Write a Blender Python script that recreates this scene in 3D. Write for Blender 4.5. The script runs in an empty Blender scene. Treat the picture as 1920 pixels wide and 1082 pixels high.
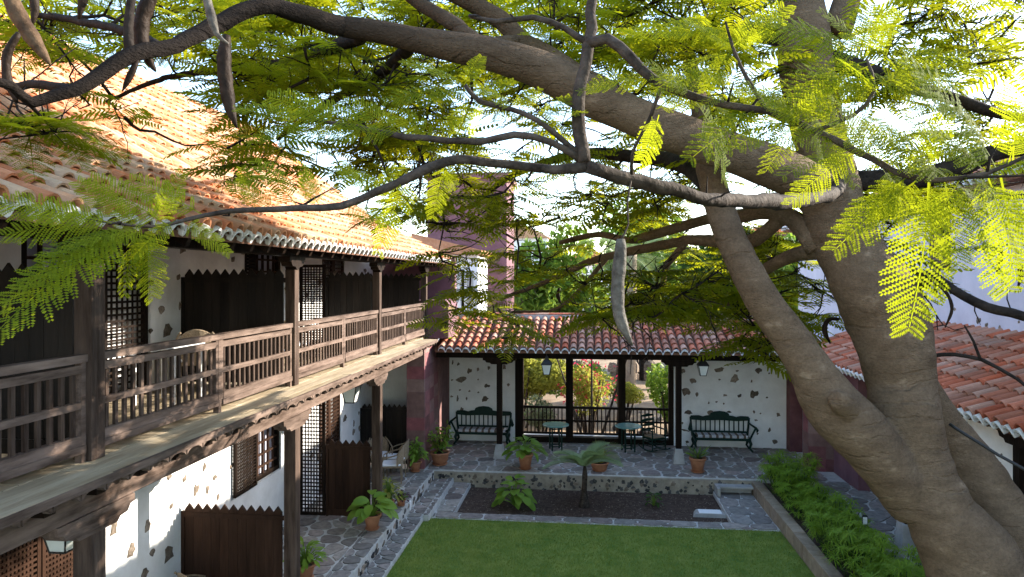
import bpy, bmesh, math, random
import numpy as np
from mathutils import Vector, Matrix
random.seed(7); np.random.seed(7)
R = math.radians
# ------------------------------------------------------------------ camera / sky / sun
sc = bpy.context.scene
C = sc.collection
F = 1280.0; VX = 960.0; VY = 522.0; TH = math.atan((1098-960)/F); CZ = 5.0
cs, sn = math.cos(TH), math.sin(TH)
cam = bpy.data.cameras.new('camera'); camo = bpy.data.objects.new('camera', cam); C.objects.link(camo)
camo.location = (0, 0, CZ); camo.rotation_euler = (R(90), 0, TH)
cam.sensor_width = 36; cam.lens = 36*F/1920; cam.shift_y = -19/1920
cam.clip_start = 0.05; cam.clip_end = 3000
sc.camera = camo
SUN = Vector((1.0, 0.52, 0.43)).normalized()
el = math.asin(SUN.z); rot = math.atan2(SUN.x, SUN.y)
w = bpy.data.worlds.new('World'); sc.world = w; w.use_nodes = True
nt = w.node_tree; bg = nt.nodes['Background']
sky = nt.nodes.new('ShaderNodeTexSky'); sky.sky_type = 'NISHITA'; sky.sun_disc = False
sky.sun_elevation = el; sky.sun_rotation = rot; sky.dust_density = 0.6
nt.links.new(sky.outputs[0], bg.inputs[0]); bg.inputs[1].default_value = 0.15
sl = bpy.data.lights.new('sun', 'SUN'); sl.energy = 3.1; sl.angle = R(0.5); sl.color = (1.0, 0.91, 0.78)
so = bpy.data.objects.new('sun', sl); C.objects.link(so)
so.rotation_euler = SUN.to_track_quat('Z', 'Y').to_euler(); so.location = (30, 16, 20)
sc.view_settings.view_transform = 'Standard'; sc.view_settings.look = 'None'
sc.view_settings.exposure = 2.4; sc.view_settings.gamma = 1.0
sc.cycles.max_bounces = 6; sc.cycles.transparent_max_bounces = 6; sc.cycles.diffuse_bounces = 5

# ------------------------------------------------------------------ projection helpers (pixel of the photo + a distance -> point)
def at(u, v, D):
    xr = (u-VX)*D/F
    return Vector((xr*cs - D*sn, xr*sn + D*cs, CZ-(v-VY)*D/F))
def ray(u, v):
    return at(u, v, 1.0) - Vector((0, 0, CZ))
def onX(u, v, X): r = ray(u, v); return r*(X/r.x)+Vector((0, 0, CZ))
def onY(u, v, Y): r = ray(u, v); return r*(Y/r.y)+Vector((0, 0, CZ))
def onZ(u, v, Z): r = ray(u, v); return r*((Z-CZ)/r.z)+Vector((0, 0, CZ))

# ------------------------------------------------------------------ materials
def new_mat(name):
    m = bpy.data.materials.new(name); m.use_nodes = True
    n = m.node_tree; return m, n, n.nodes['Principled BSDF']
def mat(name, a, b=None, scale=6, rough=0.8, bump=0.0, bscale=None, rnd=0.0, stretch=(1, 1, 1), rnd_hue=0.0, spec=0.3, detail=5, c=None, cpos=0.62):
    m, n, p = new_mat(name)
    b = b or a
    geo = n.nodes.new('ShaderNodeNewGeometry'); mp = n.nodes.new('ShaderNodeMapping')
    mp.inputs['Scale'].default_value = stretch
    n.links.new(geo.outputs['Position'], mp.inputs[0])
    no = n.nodes.new('ShaderNodeTexNoise'); no.inputs['Scale'].default_value = scale; no.inputs['Detail'].default_value = detail
    no.inputs['Roughness'].default_value = 0.65
    n.links.new(mp.outputs[0], no.inputs[0])
    cr = n.nodes.new('ShaderNodeValToRGB')
    cr.color_ramp.elements[0].position = 0.32; cr.color_ramp.elements[1].position = 0.68
    cr.color_ramp.elements[0].color = (*a, 1); cr.color_ramp.elements[1].color = (*b, 1)
    if c:
        e = cr.color_ramp.elements.new(cpos); e.color = (*c, 1)
    n.links.new(no.outputs[0], cr.inputs[0])
    out = cr.outputs[0]
    if rnd:
        oi = n.nodes.new('ShaderNodeObjectInfo')
        ad = n.nodes.new('ShaderNodeMath'); ad.operation = 'ADD'
        n.links.new(oi.outputs['Random'], ad.inputs[0]); n.links.new(geo.outputs['Random Per Island'], ad.inputs[1])
        fr = n.nodes.new('ShaderNodeMath'); fr.operation = 'FRACT'; n.links.new(ad.outputs[0], fr.inputs[0])
        mr = n.nodes.new('ShaderNodeMapRange'); mr.inputs[3].default_value = 1-rnd; mr.inputs[4].default_value = 1+rnd
        n.links.new(fr.outputs[0], mr.inputs[0])
        hs = n.nodes.new('ShaderNodeHueSaturation'); n.links.new(out, hs.inputs['Color']); n.links.new(mr.outputs[0], hs.inputs['Value'])
        if rnd_hue:
            m7 = n.nodes.new('ShaderNodeMath'); m7.operation = 'MULTIPLY'; m7.inputs[1].default_value = 7.31
            n.links.new(fr.outputs[0], m7.inputs[0])
            f2 = n.nodes.new('ShaderNodeMath'); f2.operation = 'FRACT'; n.links.new(m7.outputs[0], f2.inputs[0])
            m2 = n.nodes.new('ShaderNodeMapRange'); m2.inputs[3].default_value = 0.5-rnd_hue; m2.inputs[4].default_value = 0.5+rnd_hue
            n.links.new(f2.outputs[0], m2.inputs[0]); n.links.new(m2.outputs[0], hs.inputs['Hue'])
            m3 = n.nodes.new('ShaderNodeMapRange'); m3.inputs[3].default_value = 1.15; m3.inputs[4].default_value = 0.72
            n.links.new(f2.outputs[0], m3.inputs[0]); n.links.new(m3.outputs[0], hs.inputs['Saturation'])
        out = hs.outputs[0]
    n.links.new(out, p.inputs['Base Color'])
    p.inputs['Roughness'].default_value = rough; p.inputs['Specular IOR Level'].default_value = spec
    if bump:
        nb = n.nodes.new('ShaderNodeTexNoise'); nb.inputs['Scale'].default_value = bscale or scale*4; nb.inputs['Detail'].default_value = 6
        n.links.new(mp.outputs[0], nb.inputs[0])
        bp = n.nodes.new('ShaderNodeBump'); bp.inputs['Strength'].default_value = bump; bp.inputs['Distance'].default_value = 0.02
        n.links.new(nb.outputs[0], bp.inputs['Height']); n.links.new(bp.outputs[0], p.inputs['Normal'])
    return m
def add_rings(m):
    n = m.node_tree; p = n.nodes['Principled BSDF']; geo = n.nodes.new('ShaderNodeNewGeometry')
    no = n.nodes.new('ShaderNodeTexNoise'); no.inputs['Scale'].default_value = 1.6; no.inputs['Detail'].default_value = 3; n.links.new(geo.outputs['Position'], no.inputs[0])
    wv = n.nodes.new('ShaderNodeTexWave'); wv.bands_direction = 'Z'; wv.inputs['Scale'].default_value = 2.6; wv.inputs['Distortion'].default_value = 9; wv.inputs['Detail'].default_value = 3; wv.inputs['Detail Scale'].default_value = .7
    n.links.new(geo.outputs['Position'], wv.inputs[0])
    cr = n.nodes.new('ShaderNodeValToRGB'); cr.color_ramp.elements[0].position = .0; cr.color_ramp.elements[1].position = .16; n.links.new(wv.outputs[1], cr.inputs[0])
    mk = n.nodes.new('ShaderNodeValToRGB'); mk.color_ramp.elements[0].position = .46; mk.color_ramp.elements[1].position = .62; n.links.new(no.outputs[0], mk.inputs[0])
    mx = n.nodes.new('ShaderNodeMath'); mx.operation = 'MAXIMUM'; n.links.new(cr.outputs[0], mx.inputs[0])
    iv = n.nodes.new('ShaderNodeMath'); iv.operation = 'SUBTRACT'; iv.inputs[0].default_value = 1; n.links.new(mk.outputs[0], iv.inputs[1]); n.links.new(iv.outputs[0], mx.inputs[1])
    b2 = n.nodes.new('ShaderNodeBump'); b2.inputs['Strength'].default_value = .55; b2.inputs['Distance'].default_value = .025; n.links.new(mx.outputs[0], b2.inputs['Height'])
    n3 = n.nodes.new('ShaderNodeTexNoise'); n3.inputs['Scale'].default_value = 70; n3.inputs['Detail'].default_value = 8; n3.inputs['Roughness'].default_value = .75; n.links.new(geo.outputs['Position'], n3.inputs[0])
    b3 = n.nodes.new('ShaderNodeBump'); b3.inputs['Strength'].default_value = .55; b3.inputs['Distance'].default_value = .012; n.links.new(n3.outputs[0], b3.inputs['Height'])
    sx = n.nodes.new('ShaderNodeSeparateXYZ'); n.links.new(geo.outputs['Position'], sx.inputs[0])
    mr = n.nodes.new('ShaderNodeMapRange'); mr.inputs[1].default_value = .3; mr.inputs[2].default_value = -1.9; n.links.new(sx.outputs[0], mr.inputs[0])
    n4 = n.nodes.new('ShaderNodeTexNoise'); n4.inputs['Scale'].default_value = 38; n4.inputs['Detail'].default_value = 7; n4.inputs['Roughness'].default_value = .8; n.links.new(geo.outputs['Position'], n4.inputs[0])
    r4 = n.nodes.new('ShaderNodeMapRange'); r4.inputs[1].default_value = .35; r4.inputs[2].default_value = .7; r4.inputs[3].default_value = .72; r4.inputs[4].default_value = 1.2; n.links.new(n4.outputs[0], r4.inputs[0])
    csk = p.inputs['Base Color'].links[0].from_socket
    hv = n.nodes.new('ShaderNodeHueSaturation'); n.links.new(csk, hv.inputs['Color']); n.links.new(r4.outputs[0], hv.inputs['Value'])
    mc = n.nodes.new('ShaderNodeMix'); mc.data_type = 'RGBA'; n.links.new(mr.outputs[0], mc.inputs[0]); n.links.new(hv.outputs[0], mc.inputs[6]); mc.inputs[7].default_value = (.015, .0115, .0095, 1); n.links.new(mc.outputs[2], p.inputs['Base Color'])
    old = p.inputs['Normal'].links[0].from_socket; n.links.new(old, b3.inputs['Normal']); old = b3.outputs[0]; n.links.new(old, b2.inputs['Normal']); n.links.new(b2.outputs[0], p.inputs['Normal'])
def leafmat(name, a, b, trans, tw=0.5, rough=0.5, scale=2.0):
    m, n, p = new_mat(name)
    geo = n.nodes.new('ShaderNodeNewGeometry'); oi = n.nodes.new('ShaderNodeObjectInfo')
    ad = n.nodes.new('ShaderNodeMath'); ad.operation = 'ADD'
    n.links.new(oi.outputs['Random'], ad.inputs[0]); n.links.new(geo.outputs['Random Per Island'], ad.inputs[1])
    fr = n.nodes.new('ShaderNodeMath'); fr.operation = 'FRACT'; n.links.new(ad.outputs[0], fr.inputs[0])
    no = n.nodes.new('ShaderNodeTexNoise'); no.inputs['Scale'].default_value = scale; n.links.new(geo.outputs['Position'], no.inputs[0])
    mx = n.nodes.new('ShaderNodeMath'); mx.operation = 'MULTIPLY_ADD'; mx.inputs[1].default_value = 0.5
    n.links.new(fr.outputs[0], mx.inputs[0])
    hf = n.nodes.new('ShaderNodeMath'); hf.operation = 'MULTIPLY'; hf.inputs[1].default_value = 0.5
    n.links.new(no.outputs[0], hf.inputs[0]); n.links.new(hf.outputs[0], mx.inputs[2])
    def ramp(x, y):
        r = n.nodes.new('ShaderNodeMix'); r.data_type = 'RGBA'; r.inputs[6].default_value = (*x, 1); r.inputs[7].default_value = (*y, 1)
        n.links.new(mx.outputs[0], r.inputs[0]); return r.outputs[2]
    n.links.new(ramp(a, b), p.inputs['Base Color']); p.inputs['Roughness'].default_value = rough
    p.inputs['Specular IOR Level'].default_value = 0.1
    tr = n.nodes.new('ShaderNodeBsdfTranslucent'); n.links.new(ramp(tuple(x*0.75 for x in trans), trans), tr.inputs[0])
    ms = n.nodes.new('ShaderNodeMixShader'); ms.inputs[0].default_value = tw
    n.links.new(p.outputs[0], ms.inputs[1]); n.links.new(tr.outputs[0], ms.inputs[2])
    n.links.new(ms.outputs[0], n.nodes['Material Output'].inputs[0])
    return m
M = {}
M['wood'] = mat('dark_wood', (.007, .0042, .003), (.02, .012, .008), 9, .55, .35, 30, .3, (1, 1, .12), spec=0.07)
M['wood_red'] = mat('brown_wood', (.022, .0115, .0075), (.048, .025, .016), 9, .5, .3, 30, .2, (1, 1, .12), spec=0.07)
M['wood_w'] = mat('weathered_wood', (.055, .036, .027), (.205, .148, .12), 10, .7, .4, 35, .15, (1, .15, 1), spec=0.07)
M['wood_wv'] = mat('weathered_post', (.026, .016, .012), (.11, .077, .06), 10, .7, .4, 35, .15, (1, 1, .12), spec=0.07)
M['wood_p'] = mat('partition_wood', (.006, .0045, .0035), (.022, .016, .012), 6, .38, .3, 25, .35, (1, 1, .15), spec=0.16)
M['deck'] = mat('balcony_boards', (.27, .205, .13), (.47, .39, .275), 7, .75, .4, 40, .15, (1, .12, 1), spec=0.07)
M['plaster'] = mat('white_plaster', (.66, .65, .625), (.82, .815, .80), 2.0, .9, .5, 10, detail=9)
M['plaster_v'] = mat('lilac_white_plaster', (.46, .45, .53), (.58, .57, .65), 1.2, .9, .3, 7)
M['stone'] = mat('embedded_stone', (.10, .077, .058), (.27, .22, .175), 14, .9, .6, 40, .45, spec=0.07)
M['stone_d'] = mat('basalt_stone', (.035, .035, .037), (.10, .095, .09), 14, .85, .6, 40, .45, spec=0.07)
M['tile_g'] = mat('sunlit_clay_tile', (.44, .195, .09), (.60, .32, .175), 5, .8, .4, 30, .13, (1, 1, 1), .018, spec=0.07)  # gallery roof: sunlight on the clay put into a paler base
M['tile_p'] = mat('shaded_clay_tile', (.36, .135, .075), (.54, .255, .16), 6, .75, .4, 30, .26, (1, 1, 1), .012, c=(.42, .175, .105), spec=0.07)  # same clay on shaded roofs, the shade put into a darker base
M['pan'] = mat('clay_channel', (.12, .065, .045), (.22, .12, .085), 6, .9, .3, 30, .2, spec=0.07)
M['mortar_w'] = mat('white_mortar', (.62, .62, .62), (.80, .80, .79), 12, .9, .5, 30)
M['mortar'] = mat('grey_mortar', (.38, .37, .35), (.54, .53, .50), 7, .95, .5, 40)
M['flag'] = mat('flagstone', (.15, .128, .112), (.29, .25, .215), 9, .7, .5, 30, .38, (1, 1, 1), .03)
M['flag_d'] = mat('dark_paver', (.13, .118, .108), (.245, .222, .20), 9, .7, .5, 30, .3, (1, 1, 1), .02)
M['rubble'] = mat('rubble_mortar', (.20, .17, .13), (.33, .29, .23), 5, .95, .7, 18)
M['purple'] = mat('purple_ashlar', (.15, .065, .062), (.24, .115, .105), 4, .85, .4, 25, .28, (1, 1, 1), .02)
M['purple_p'] = mat('purple_render', (.13, .06, .075), (.20, .10, .115), 1.5, .9, .4, 14)
M['soil'] = mat('dark_soil', (.045, .03, .022), (.10, .07, .055), 14, 1, .9, 60, spec=0.07)
M['sand'] = mat('garden_soil', (.19, .125, .075), (.36, .26, .165), 1.2, 1, .6, 14)
M['block'] = mat('sandstone_block', (.20, .145, .095), (.31, .24, .17), 5, .9, .5, 30, .18)
M['concrete'] = mat('concrete', (.27, .26, .24), (.38, .37, .35), 4, .9, .4, 30)
M['lawn'] = mat('lawn_soil', (.07, .14, .018), (.2, .24, .05), 3, 1, .5, 60)
M['green'] = mat('green_paint', (.003, .017, .012), (.006, .028, .020), 8, .5, .1, 30, spec=.2)
M['tabletop'] = mat('green_table_sheen', (.10, .24, .22), (.17, .33, .30), 8, .22, .1, 30, spec=.6)  # pale teal of the reflection is put into the base colour
M['iron'] = mat('black_iron', (.012, .012, .012), (.025, .024, .022), 10, .5)
M['milk'] = mat('milky_glass', (.62, .66, .62), (.74, .77, .73), 3, .25, spec=.5)
M['terra'] = mat('terracotta', (.30, .12, .06), (.42, .19, .10), 6, .8, .3, 30, .12)
M['wicker'] = mat('wicker', (.16, .115, .07), (.32, .25, .17), 60, .7, .6, 120)
M['white'] = mat('white_cushion', (.72, .74, .80), (.80, .82, .86), 5, .9, .2, 20)
M['whitep'] = mat('white_paint', (.72, .72, .72), (.82, .82, .82), 5, .5)
M['bark'] = mat('smooth_bark', (.12, .081, .05), (.265, .19, .125), 4, .9, 1.0, 42, stretch=(1, 1, 2.2), c=(.19, .131, .083), spec=0.07)
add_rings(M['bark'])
M['bark_l'] = mat('grey_twig_bark', (.018, .0135, .0105), (.085, .067, .054), 12, .8, .6, 40, spec=0.07)
M['bark_d'] = mat('dark_branch_bark', (.010, .008, .007), (.036, .028, .023), 9, .8, .6, 30, spec=0.07)
M['pod'] = mat('dark_pod', (.010, .006, .004), (.032, .021, .014), 16, .55, .4, 40, spec=0.07)
M['pod_g'] = mat('grey_pod', (.035, .030, .024), (.15, .135, .112), 14, .6, .5, 40, spec=0.07)
M['pod_b'] = mat('brown_pod', (.03, .017, .009), (.12, .075, .042), 14, .6, .5, 40, spec=0.07)
M['leaf'] = leafmat('flame_tree_leaf', (.028, .056, .004), (.075, .105, .007), (.47, .48, .012), .52, .75)
M['leaf_n'] = leafmat('flame_tree_leaf_sunlit', (.05, .095, .005), (.12, .155, .009), (.52, .58, .016), .58, .75)  # near fronds: their sunlit look is put into brighter leaf colours
M['leaf_p'] = leafmat('pot_plant_leaf', (.08, .18, .022), (.22, .32, .05), (.32, .45, .05), .35, .4)
M['leaf_d'] = leafmat('dark_leaf', (.02, .05, .012), (.05, .095, .02), (.12, .20, .03), .3, .4)
M['leaf_y'] = leafmat('yellow_green_leaf', (.16, .19, .03), (.28, .27, .05), (.5, .5, .08), .4, .45)
M['leaf_f'] = leafmat('fern_leaf', (.06, .15, .012), (.27, .38, .035), (.35, .5, .04), .4, .5)
M['leaf_g'] = leafmat('grey_leaf', (.12, .15, .09), (.20, .22, .13), (.25, .3, .12), .3, .6)
M['leaf_v'] = leafmat('purple_leaf', (.045, .02, .035), (.09, .04, .06), (.12, .04, .08), .3, .5)
M['leaf_palm'] = leafmat('palm_leaf', (.18, .25, .12), (.32, .38, .19), (.25, .32, .10), .3, .45)
M['flower'] = leafmat('bougainvillea_bract', (.45, .02, .07), (.65, .05, .10), (.7, .05, .12), .4, .6)
M['grass'] = leafmat('grass_blade', (.06, .14, .016), (.38, .41, .085), (.2, .28, .04), .3, .6, 1.7)
M['plum'] = M['purple_p']
def stripes():
    m, n, p = new_mat('striped_cushion')
    tc = n.nodes.new('ShaderNodeTexCoord'); sp = n.nodes.new('ShaderNodeSeparateXYZ'); n.links.new(tc.outputs['Object'], sp.inputs[0])
    mu = n.nodes.new('ShaderNodeMath'); mu.operation = 'MULTIPLY'; mu.inputs[1].default_value = 5.2; n.links.new(sp.outputs[0], mu.inputs[0])
    ad = n.nodes.new('ShaderNodeMath'); ad.operation = 'ADD'; ad.inputs[1].default_value = 50; n.links.new(mu.outputs[0], ad.inputs[0])
    fr = n.nodes.new('ShaderNodeMath'); fr.operation = 'FRACT'; n.links.new(ad.outputs[0], fr.inputs[0])
    cr = n.nodes.new('ShaderNodeValToRGB'); r = cr.color_ramp; r.interpolation = 'CONSTANT'
    cols = [(0, (.12, .085, .06)), (.42, (.7, .7, .7)), (.52, (.06, .07, .11)), (.58, (.7, .7, .7)), (.68, (.06, .07, .11)), (.74, (.7, .7, .7)), (.84, (.06, .07, .11)), (.9, (.7, .7, .7))]
    r.elements[0].color = (*cols[0][1], 1); r.elements[1].position = cols[1][0]; r.elements[1].color = (*cols[1][1], 1)
    for q, c in cols[2:]:
        e = r.elements.new(q); e.color = (*c, 1)
    n.links.new(fr.outputs[0], cr.inputs[0]); n.links.new(cr.outputs[0], p.inputs['Base Color']); p.inputs['Roughness'].default_value = .9
    return m
M['stripe'] = stripes()

# ------------------------------------------------------------------ mesh builder
class MB:
    def __init__(s): s.v = []; s.f = []
    def add(s, vs, fs):
        o = len(s.v); s.v += [tuple(p) for p in vs]; s.f += [tuple(i+o for i in f) for f in fs]; return s
    def box(s, x0, x1, y0, y1, z0, z1):
        return s.add([(x0, y0, z0), (x1, y0, z0), (x1, y1, z0), (x0, y1, z0), (x0, y0, z1), (x1, y0, z1), (x1, y1, z1), (x0, y1, z1)],
                     [(0, 3, 2, 1), (4, 5, 6, 7), (0, 1, 5, 4), (1, 2, 6, 5), (2, 3, 7, 6), (3, 0, 4, 7)])
    def bar(s, a, b, wx, wz, up=(0, 0, 1)):
        a = Vector(a); b = Vector(b); d = (b-a).normalized(); up = Vector(up)
        if abs(d.dot(up)) > .99: up = Vector((0, 1, 0))
        x = d.cross(up).normalized(); z = x.cross(d).normalized(); vs = []
        for p in (a, b):
            for i, j in ((-1, -1), (1, -1), (1, 1), (-1, 1)): vs.append(p+x*(i*wx/2)+z*(j*wz/2))
        return s.add(vs, [(0, 1, 2, 3), (7, 6, 5, 4), (0, 4, 5, 1), (1, 5, 6, 2), (2, 6, 7, 3), (3, 7, 4, 0)])
    def tube(s, pts, rad, n=8, cap=True):
        pts = [Vector(p) for p in pts]; k = len(pts)
        if not hasattr(rad, '__len__'): rad = [rad]*k
        ref = None; vs = []
        for i, p in enumerate(pts):
            d = (pts[min(i+1, k-1)]-pts[max(i-1, 0)])
            d = d.normalized() if d.length > 1e-9 else Vector((0, 0, 1))
            if ref is None:
                ref = Vector((0, 0, 1)) if abs(d.z) < .9 else Vector((1, 0, 0))
            x = (ref - d*ref.dot(d)).normalized(); y = d.cross(x); ref = x
            for j in range(n):
                a = 2*math.pi*j/n; vs.append(p+(x*math.cos(a)+y*math.sin(a))*rad[i])
        fs = [(i*n+j, i*n+(j+1) % n, (i+1)*n+(j+1) % n, (i+1)*n+j) for i in range(k-1) for j in range(n)]
        if cap: fs += [tuple(range(n-1, -1, -1)), tuple((k-1)*n+j for j in range(n))]
        return s.add(vs, fs)
    def lathe(s, prof, n=20, c=(0, 0, 0), closed=True):
        vs = []; k = len(prof)
        for r, z in prof:
            for j in range(n):
                a = 2*math.pi*j/n; vs.append((c[0]+r*math.cos(a), c[1]+r*math.sin(a), c[2]+z))
        fs = [(i*n+j, i*n+(j+1) % n, (i+1)*n+(j+1) % n, (i+1)*n+j) for i in range(k-1) for j in range(n)]
        if closed: fs += [tuple(range(n-1, -1, -1)), tuple((k-1)*n+j for j in range(n))]
        return s.add(vs, fs)
    def prism(s, poly, fa, fb):   # poly: 2-D points; fa/fb map (p,q) to the two end faces
        k = len(poly); vs = [fa(p, q) for p, q in poly]+[fb(p, q) for p, q in poly]
        return s.add(vs, [tuple(range(k-1, -1, -1)), tuple(range(k, 2*k))]+[(i, (i+1) % k, k+(i+1) % k, k+i) for i in range(k)])
    def mesh(s, name, m, smooth=False):
        me = bpy.data.meshes.new(name); me.from_pydata(s.v, [], s.f); me.update()
        bm = bmesh.new(); bm.from_mesh(me); bmesh.ops.recalc_face_normals(bm, faces=bm.faces); bm.to_mesh(me); bm.free()
        if m: me.materials.append(M[m] if isinstance(m, str) else m)
        if smooth: me.polygons.foreach_set('use_smooth', [True]*len(me.polygons))
        return me
    def build(s, name, m, parent=None, smooth=False, bevel=0):
        o = link(name, s.mesh(name, m, smooth), parent)
        if bevel:
            b = o.modifiers.new('bevel', 'BEVEL'); b.width = bevel; b.segments = 2; b.limit_method = 'ANGLE'
        return o
def base_of(o):
    r = o
    while r.parent: r = r.parent
    return r
def link(name, me, parent=None, mtx=None):
    # vertices / mtx are in the thing's own space unless the thing keeps its world offset in ['_w']
    o = bpy.data.objects.new(name, me); C.objects.link(o)
    if parent: o.parent = parent
    if mtx is not None: o.matrix_local = mtx
    return o
def tag(o, label, cat, group=None):
    o['label'] = label; o['category'] = cat
    if group: o['group'] = group
    return o
def thing(name, label, cat, loc=(0, 0, 0), rz=0, group=None):
    o = bpy.data.objects.new(name, None); C.objects.link(o); o.empty_display_size = .2
    o.location = loc; o.rotation_euler = (0, 0, rz); return tag(o, label, cat, group)
def kind(o, k): o['kind'] = k; return o
def copy_tree(o, parent=None):
    c = o.copy(); C.objects.link(c); c.parent = parent
    for ch in o.children: copy_tree(ch, c)
    return c
def np_mesh(name, V, Fq, m, smooth=False):
    me = bpy.data.meshes.new(name); k = Fq.shape[1]
    me.vertices.add(len(V)); me.vertices.foreach_set('co', V.astype(np.float32).ravel())
    me.loops.add(Fq.size); me.loops.foreach_set('vertex_index', Fq.astype(np.int32).ravel())
    me.polygons.add(len(Fq)); me.polygons.foreach_set('loop_start', np.arange(0, Fq.size, k, dtype=np.int32))
    me.polygons.foreach_set('loop_total', np.full(len(Fq), k, dtype=np.int32))
    me.update(calc_edges=True); me.validate(); me.materials.append(M[m] if isinstance(m, str) else m)
    return me
# convex cells of a crazy paving
def cells(x0, x1, y0, y1, sx, sy, seed, gap, jit=.42):
    rg = random.Random(seed); nx = max(1, round((x1-x0)/sx)); ny = max(1, round((y1-y0)/sy)); S = {}
    for i in range(-1, nx+1):
        for j in range(-1, ny+1):
            S[i, j] = (x0+(i+.5+(.5 if j % 2 else 0)*.6+rg.uniform(-jit, jit))*(x1-x0)/nx, y0+(j+.5+rg.uniform(-jit, jit))*(y1-y0)/ny)
    res = []
    for (i, j), (cx, cy) in S.items():
        poly = [(x0, y0), (x1, y0), (x1, y1), (x0, y1)]
        for di in range(-3, 4):
            for dj in range(-3, 4):
                q = S.get((i+di, j+dj))
                if not q or (di == 0 and dj == 0): continue
                mx, my = (cx+q[0])/2, (cy+q[1])/2; ax, ay = q[0]-cx, q[1]-cy; out = []
                for k in range(len(poly)):
                    p, r = poly[k], poly[(k+1) % len(poly)]
                    dp = (p[0]-mx)*ax+(p[1]-my)*ay; dr = (r[0]-mx)*ax+(r[1]-my)*ay
                    if dp <= 0: out.append(p)
                    if (dp < 0 < dr) or (dr < 0 < dp):
                        t = dp/(dp-dr); out.append((p[0]+(r[0]-p[0])*t, p[1]+(r[1]-p[1])*t))
                poly = out
                if len(poly) < 3: break
            if len(poly) < 3: break
        if len(poly) < 3: continue
        mx = sum(p[0] for p in poly)/len(poly); my = sum(p[1] for p in poly)/len(poly)
        pp = []
        for p in poly:
            d = math.hypot(p[0]-mx, p[1]-my); k = max(.3, 1-gap*1.25/max(d, 1e-4)); pp.append((mx+(p[0]-mx)*k, my+(p[1]-my)*k))
        ch = []
        for k in range(len(pp)):
            p, r = pp[k], pp[(k+1) % len(pp)]
            ch += [(p[0]*.78+r[0]*.22, p[1]*.78+r[1]*.22), (p[0]*.22+r[0]*.78, p[1]*.22+r[1]*.78)]
        area = abs(sum(ch[k][0]*ch[(k+1) % len(ch)][1]-ch[(k+1) % len(ch)][0]*ch[k][1] for k in range(len(ch))))/2
        if area > .006: res.append((mx, my, ch))
    return res
def pave(parent, x0, x1, y0, y1, z, sx, sy, seed, m='flag', gap=.022, name='flagstone', jit=.42):
    rg = random.Random(seed)
    for mx, my, ch in cells(x0, x1, y0, y1, sx, sy, seed, gap, jit):
        h = .012+rg.uniform(0, .008)
        b = MB(); b.prism([(p-mx, q-my) for p, q in ch], lambda p, q: (p, q, -.01), lambda p, q: (p*.985, q*.985, h))
        link(name, b.mesh(name, m), parent, Matrix.Translation((mx, my, z)))
# stones set in walls
def stone_protos(m, n, seed):
    rg = random.Random(seed); L = []
    for i in range(n):
        b = MB(); k = 11; rr = [rg.uniform(.27, .58) for _ in range(k)]
        vs = [(rr[j]*math.cos(6.283*j/k), rr[j]*math.sin(6.283*j/k), -.4) for j in range(k)]
        vs += [(rr[j]*math.cos(6.283*j/k), rr[j]*math.sin(6.283*j/k), rg.uniform(.25, .6)) for j in range(k)]
        vs += [(rr[j]*.6*math.cos(6.283*j/k), rr[j]*.6*math.sin(6.283*j/k), rg.uniform(.7, 1)) for j in range(k)]
        fs = [(j, (j+1) % k, k+(j+1) % k, k+j) for j in range(k)]+[(k+j, k+(j+1) % k, 2*k+(j+1) % k, 2*k+j) for j in range(k)]+[tuple(2*k+j for j in range(k))]
        b.add(vs, fs); L.append(b.mesh('stone', m))
    return L
SP = stone_protos('stone', 6, 3); SD = stone_protos('stone_d', 6, 4)
def set_stone(parent, P, nrm, sx, sz, protos=SP, depth=.022, name='stone'):
    n = Vector(nrm); z = Vector((0, 0, 1)); x = z.cross(n) if abs(n.z) < .9 else Vector((1, 0, 0)); z = n.cross(x)
    a = random.uniform(-.25, .25); x2 = x*math.cos(a)+z*math.sin(a); z2 = n.cross(x2)
    m = Matrix(((x2.x*sx, z2.x*sz, n.x*depth, P[0]), (x2.y*sx, z2.y*sz, n.y*depth, P[1]), (x2.z*sx, z2.z*sz, n.z*depth, P[2]), (0, 0, 0, 1)))
    return link(name, random.choice(protos), parent, m)

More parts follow.
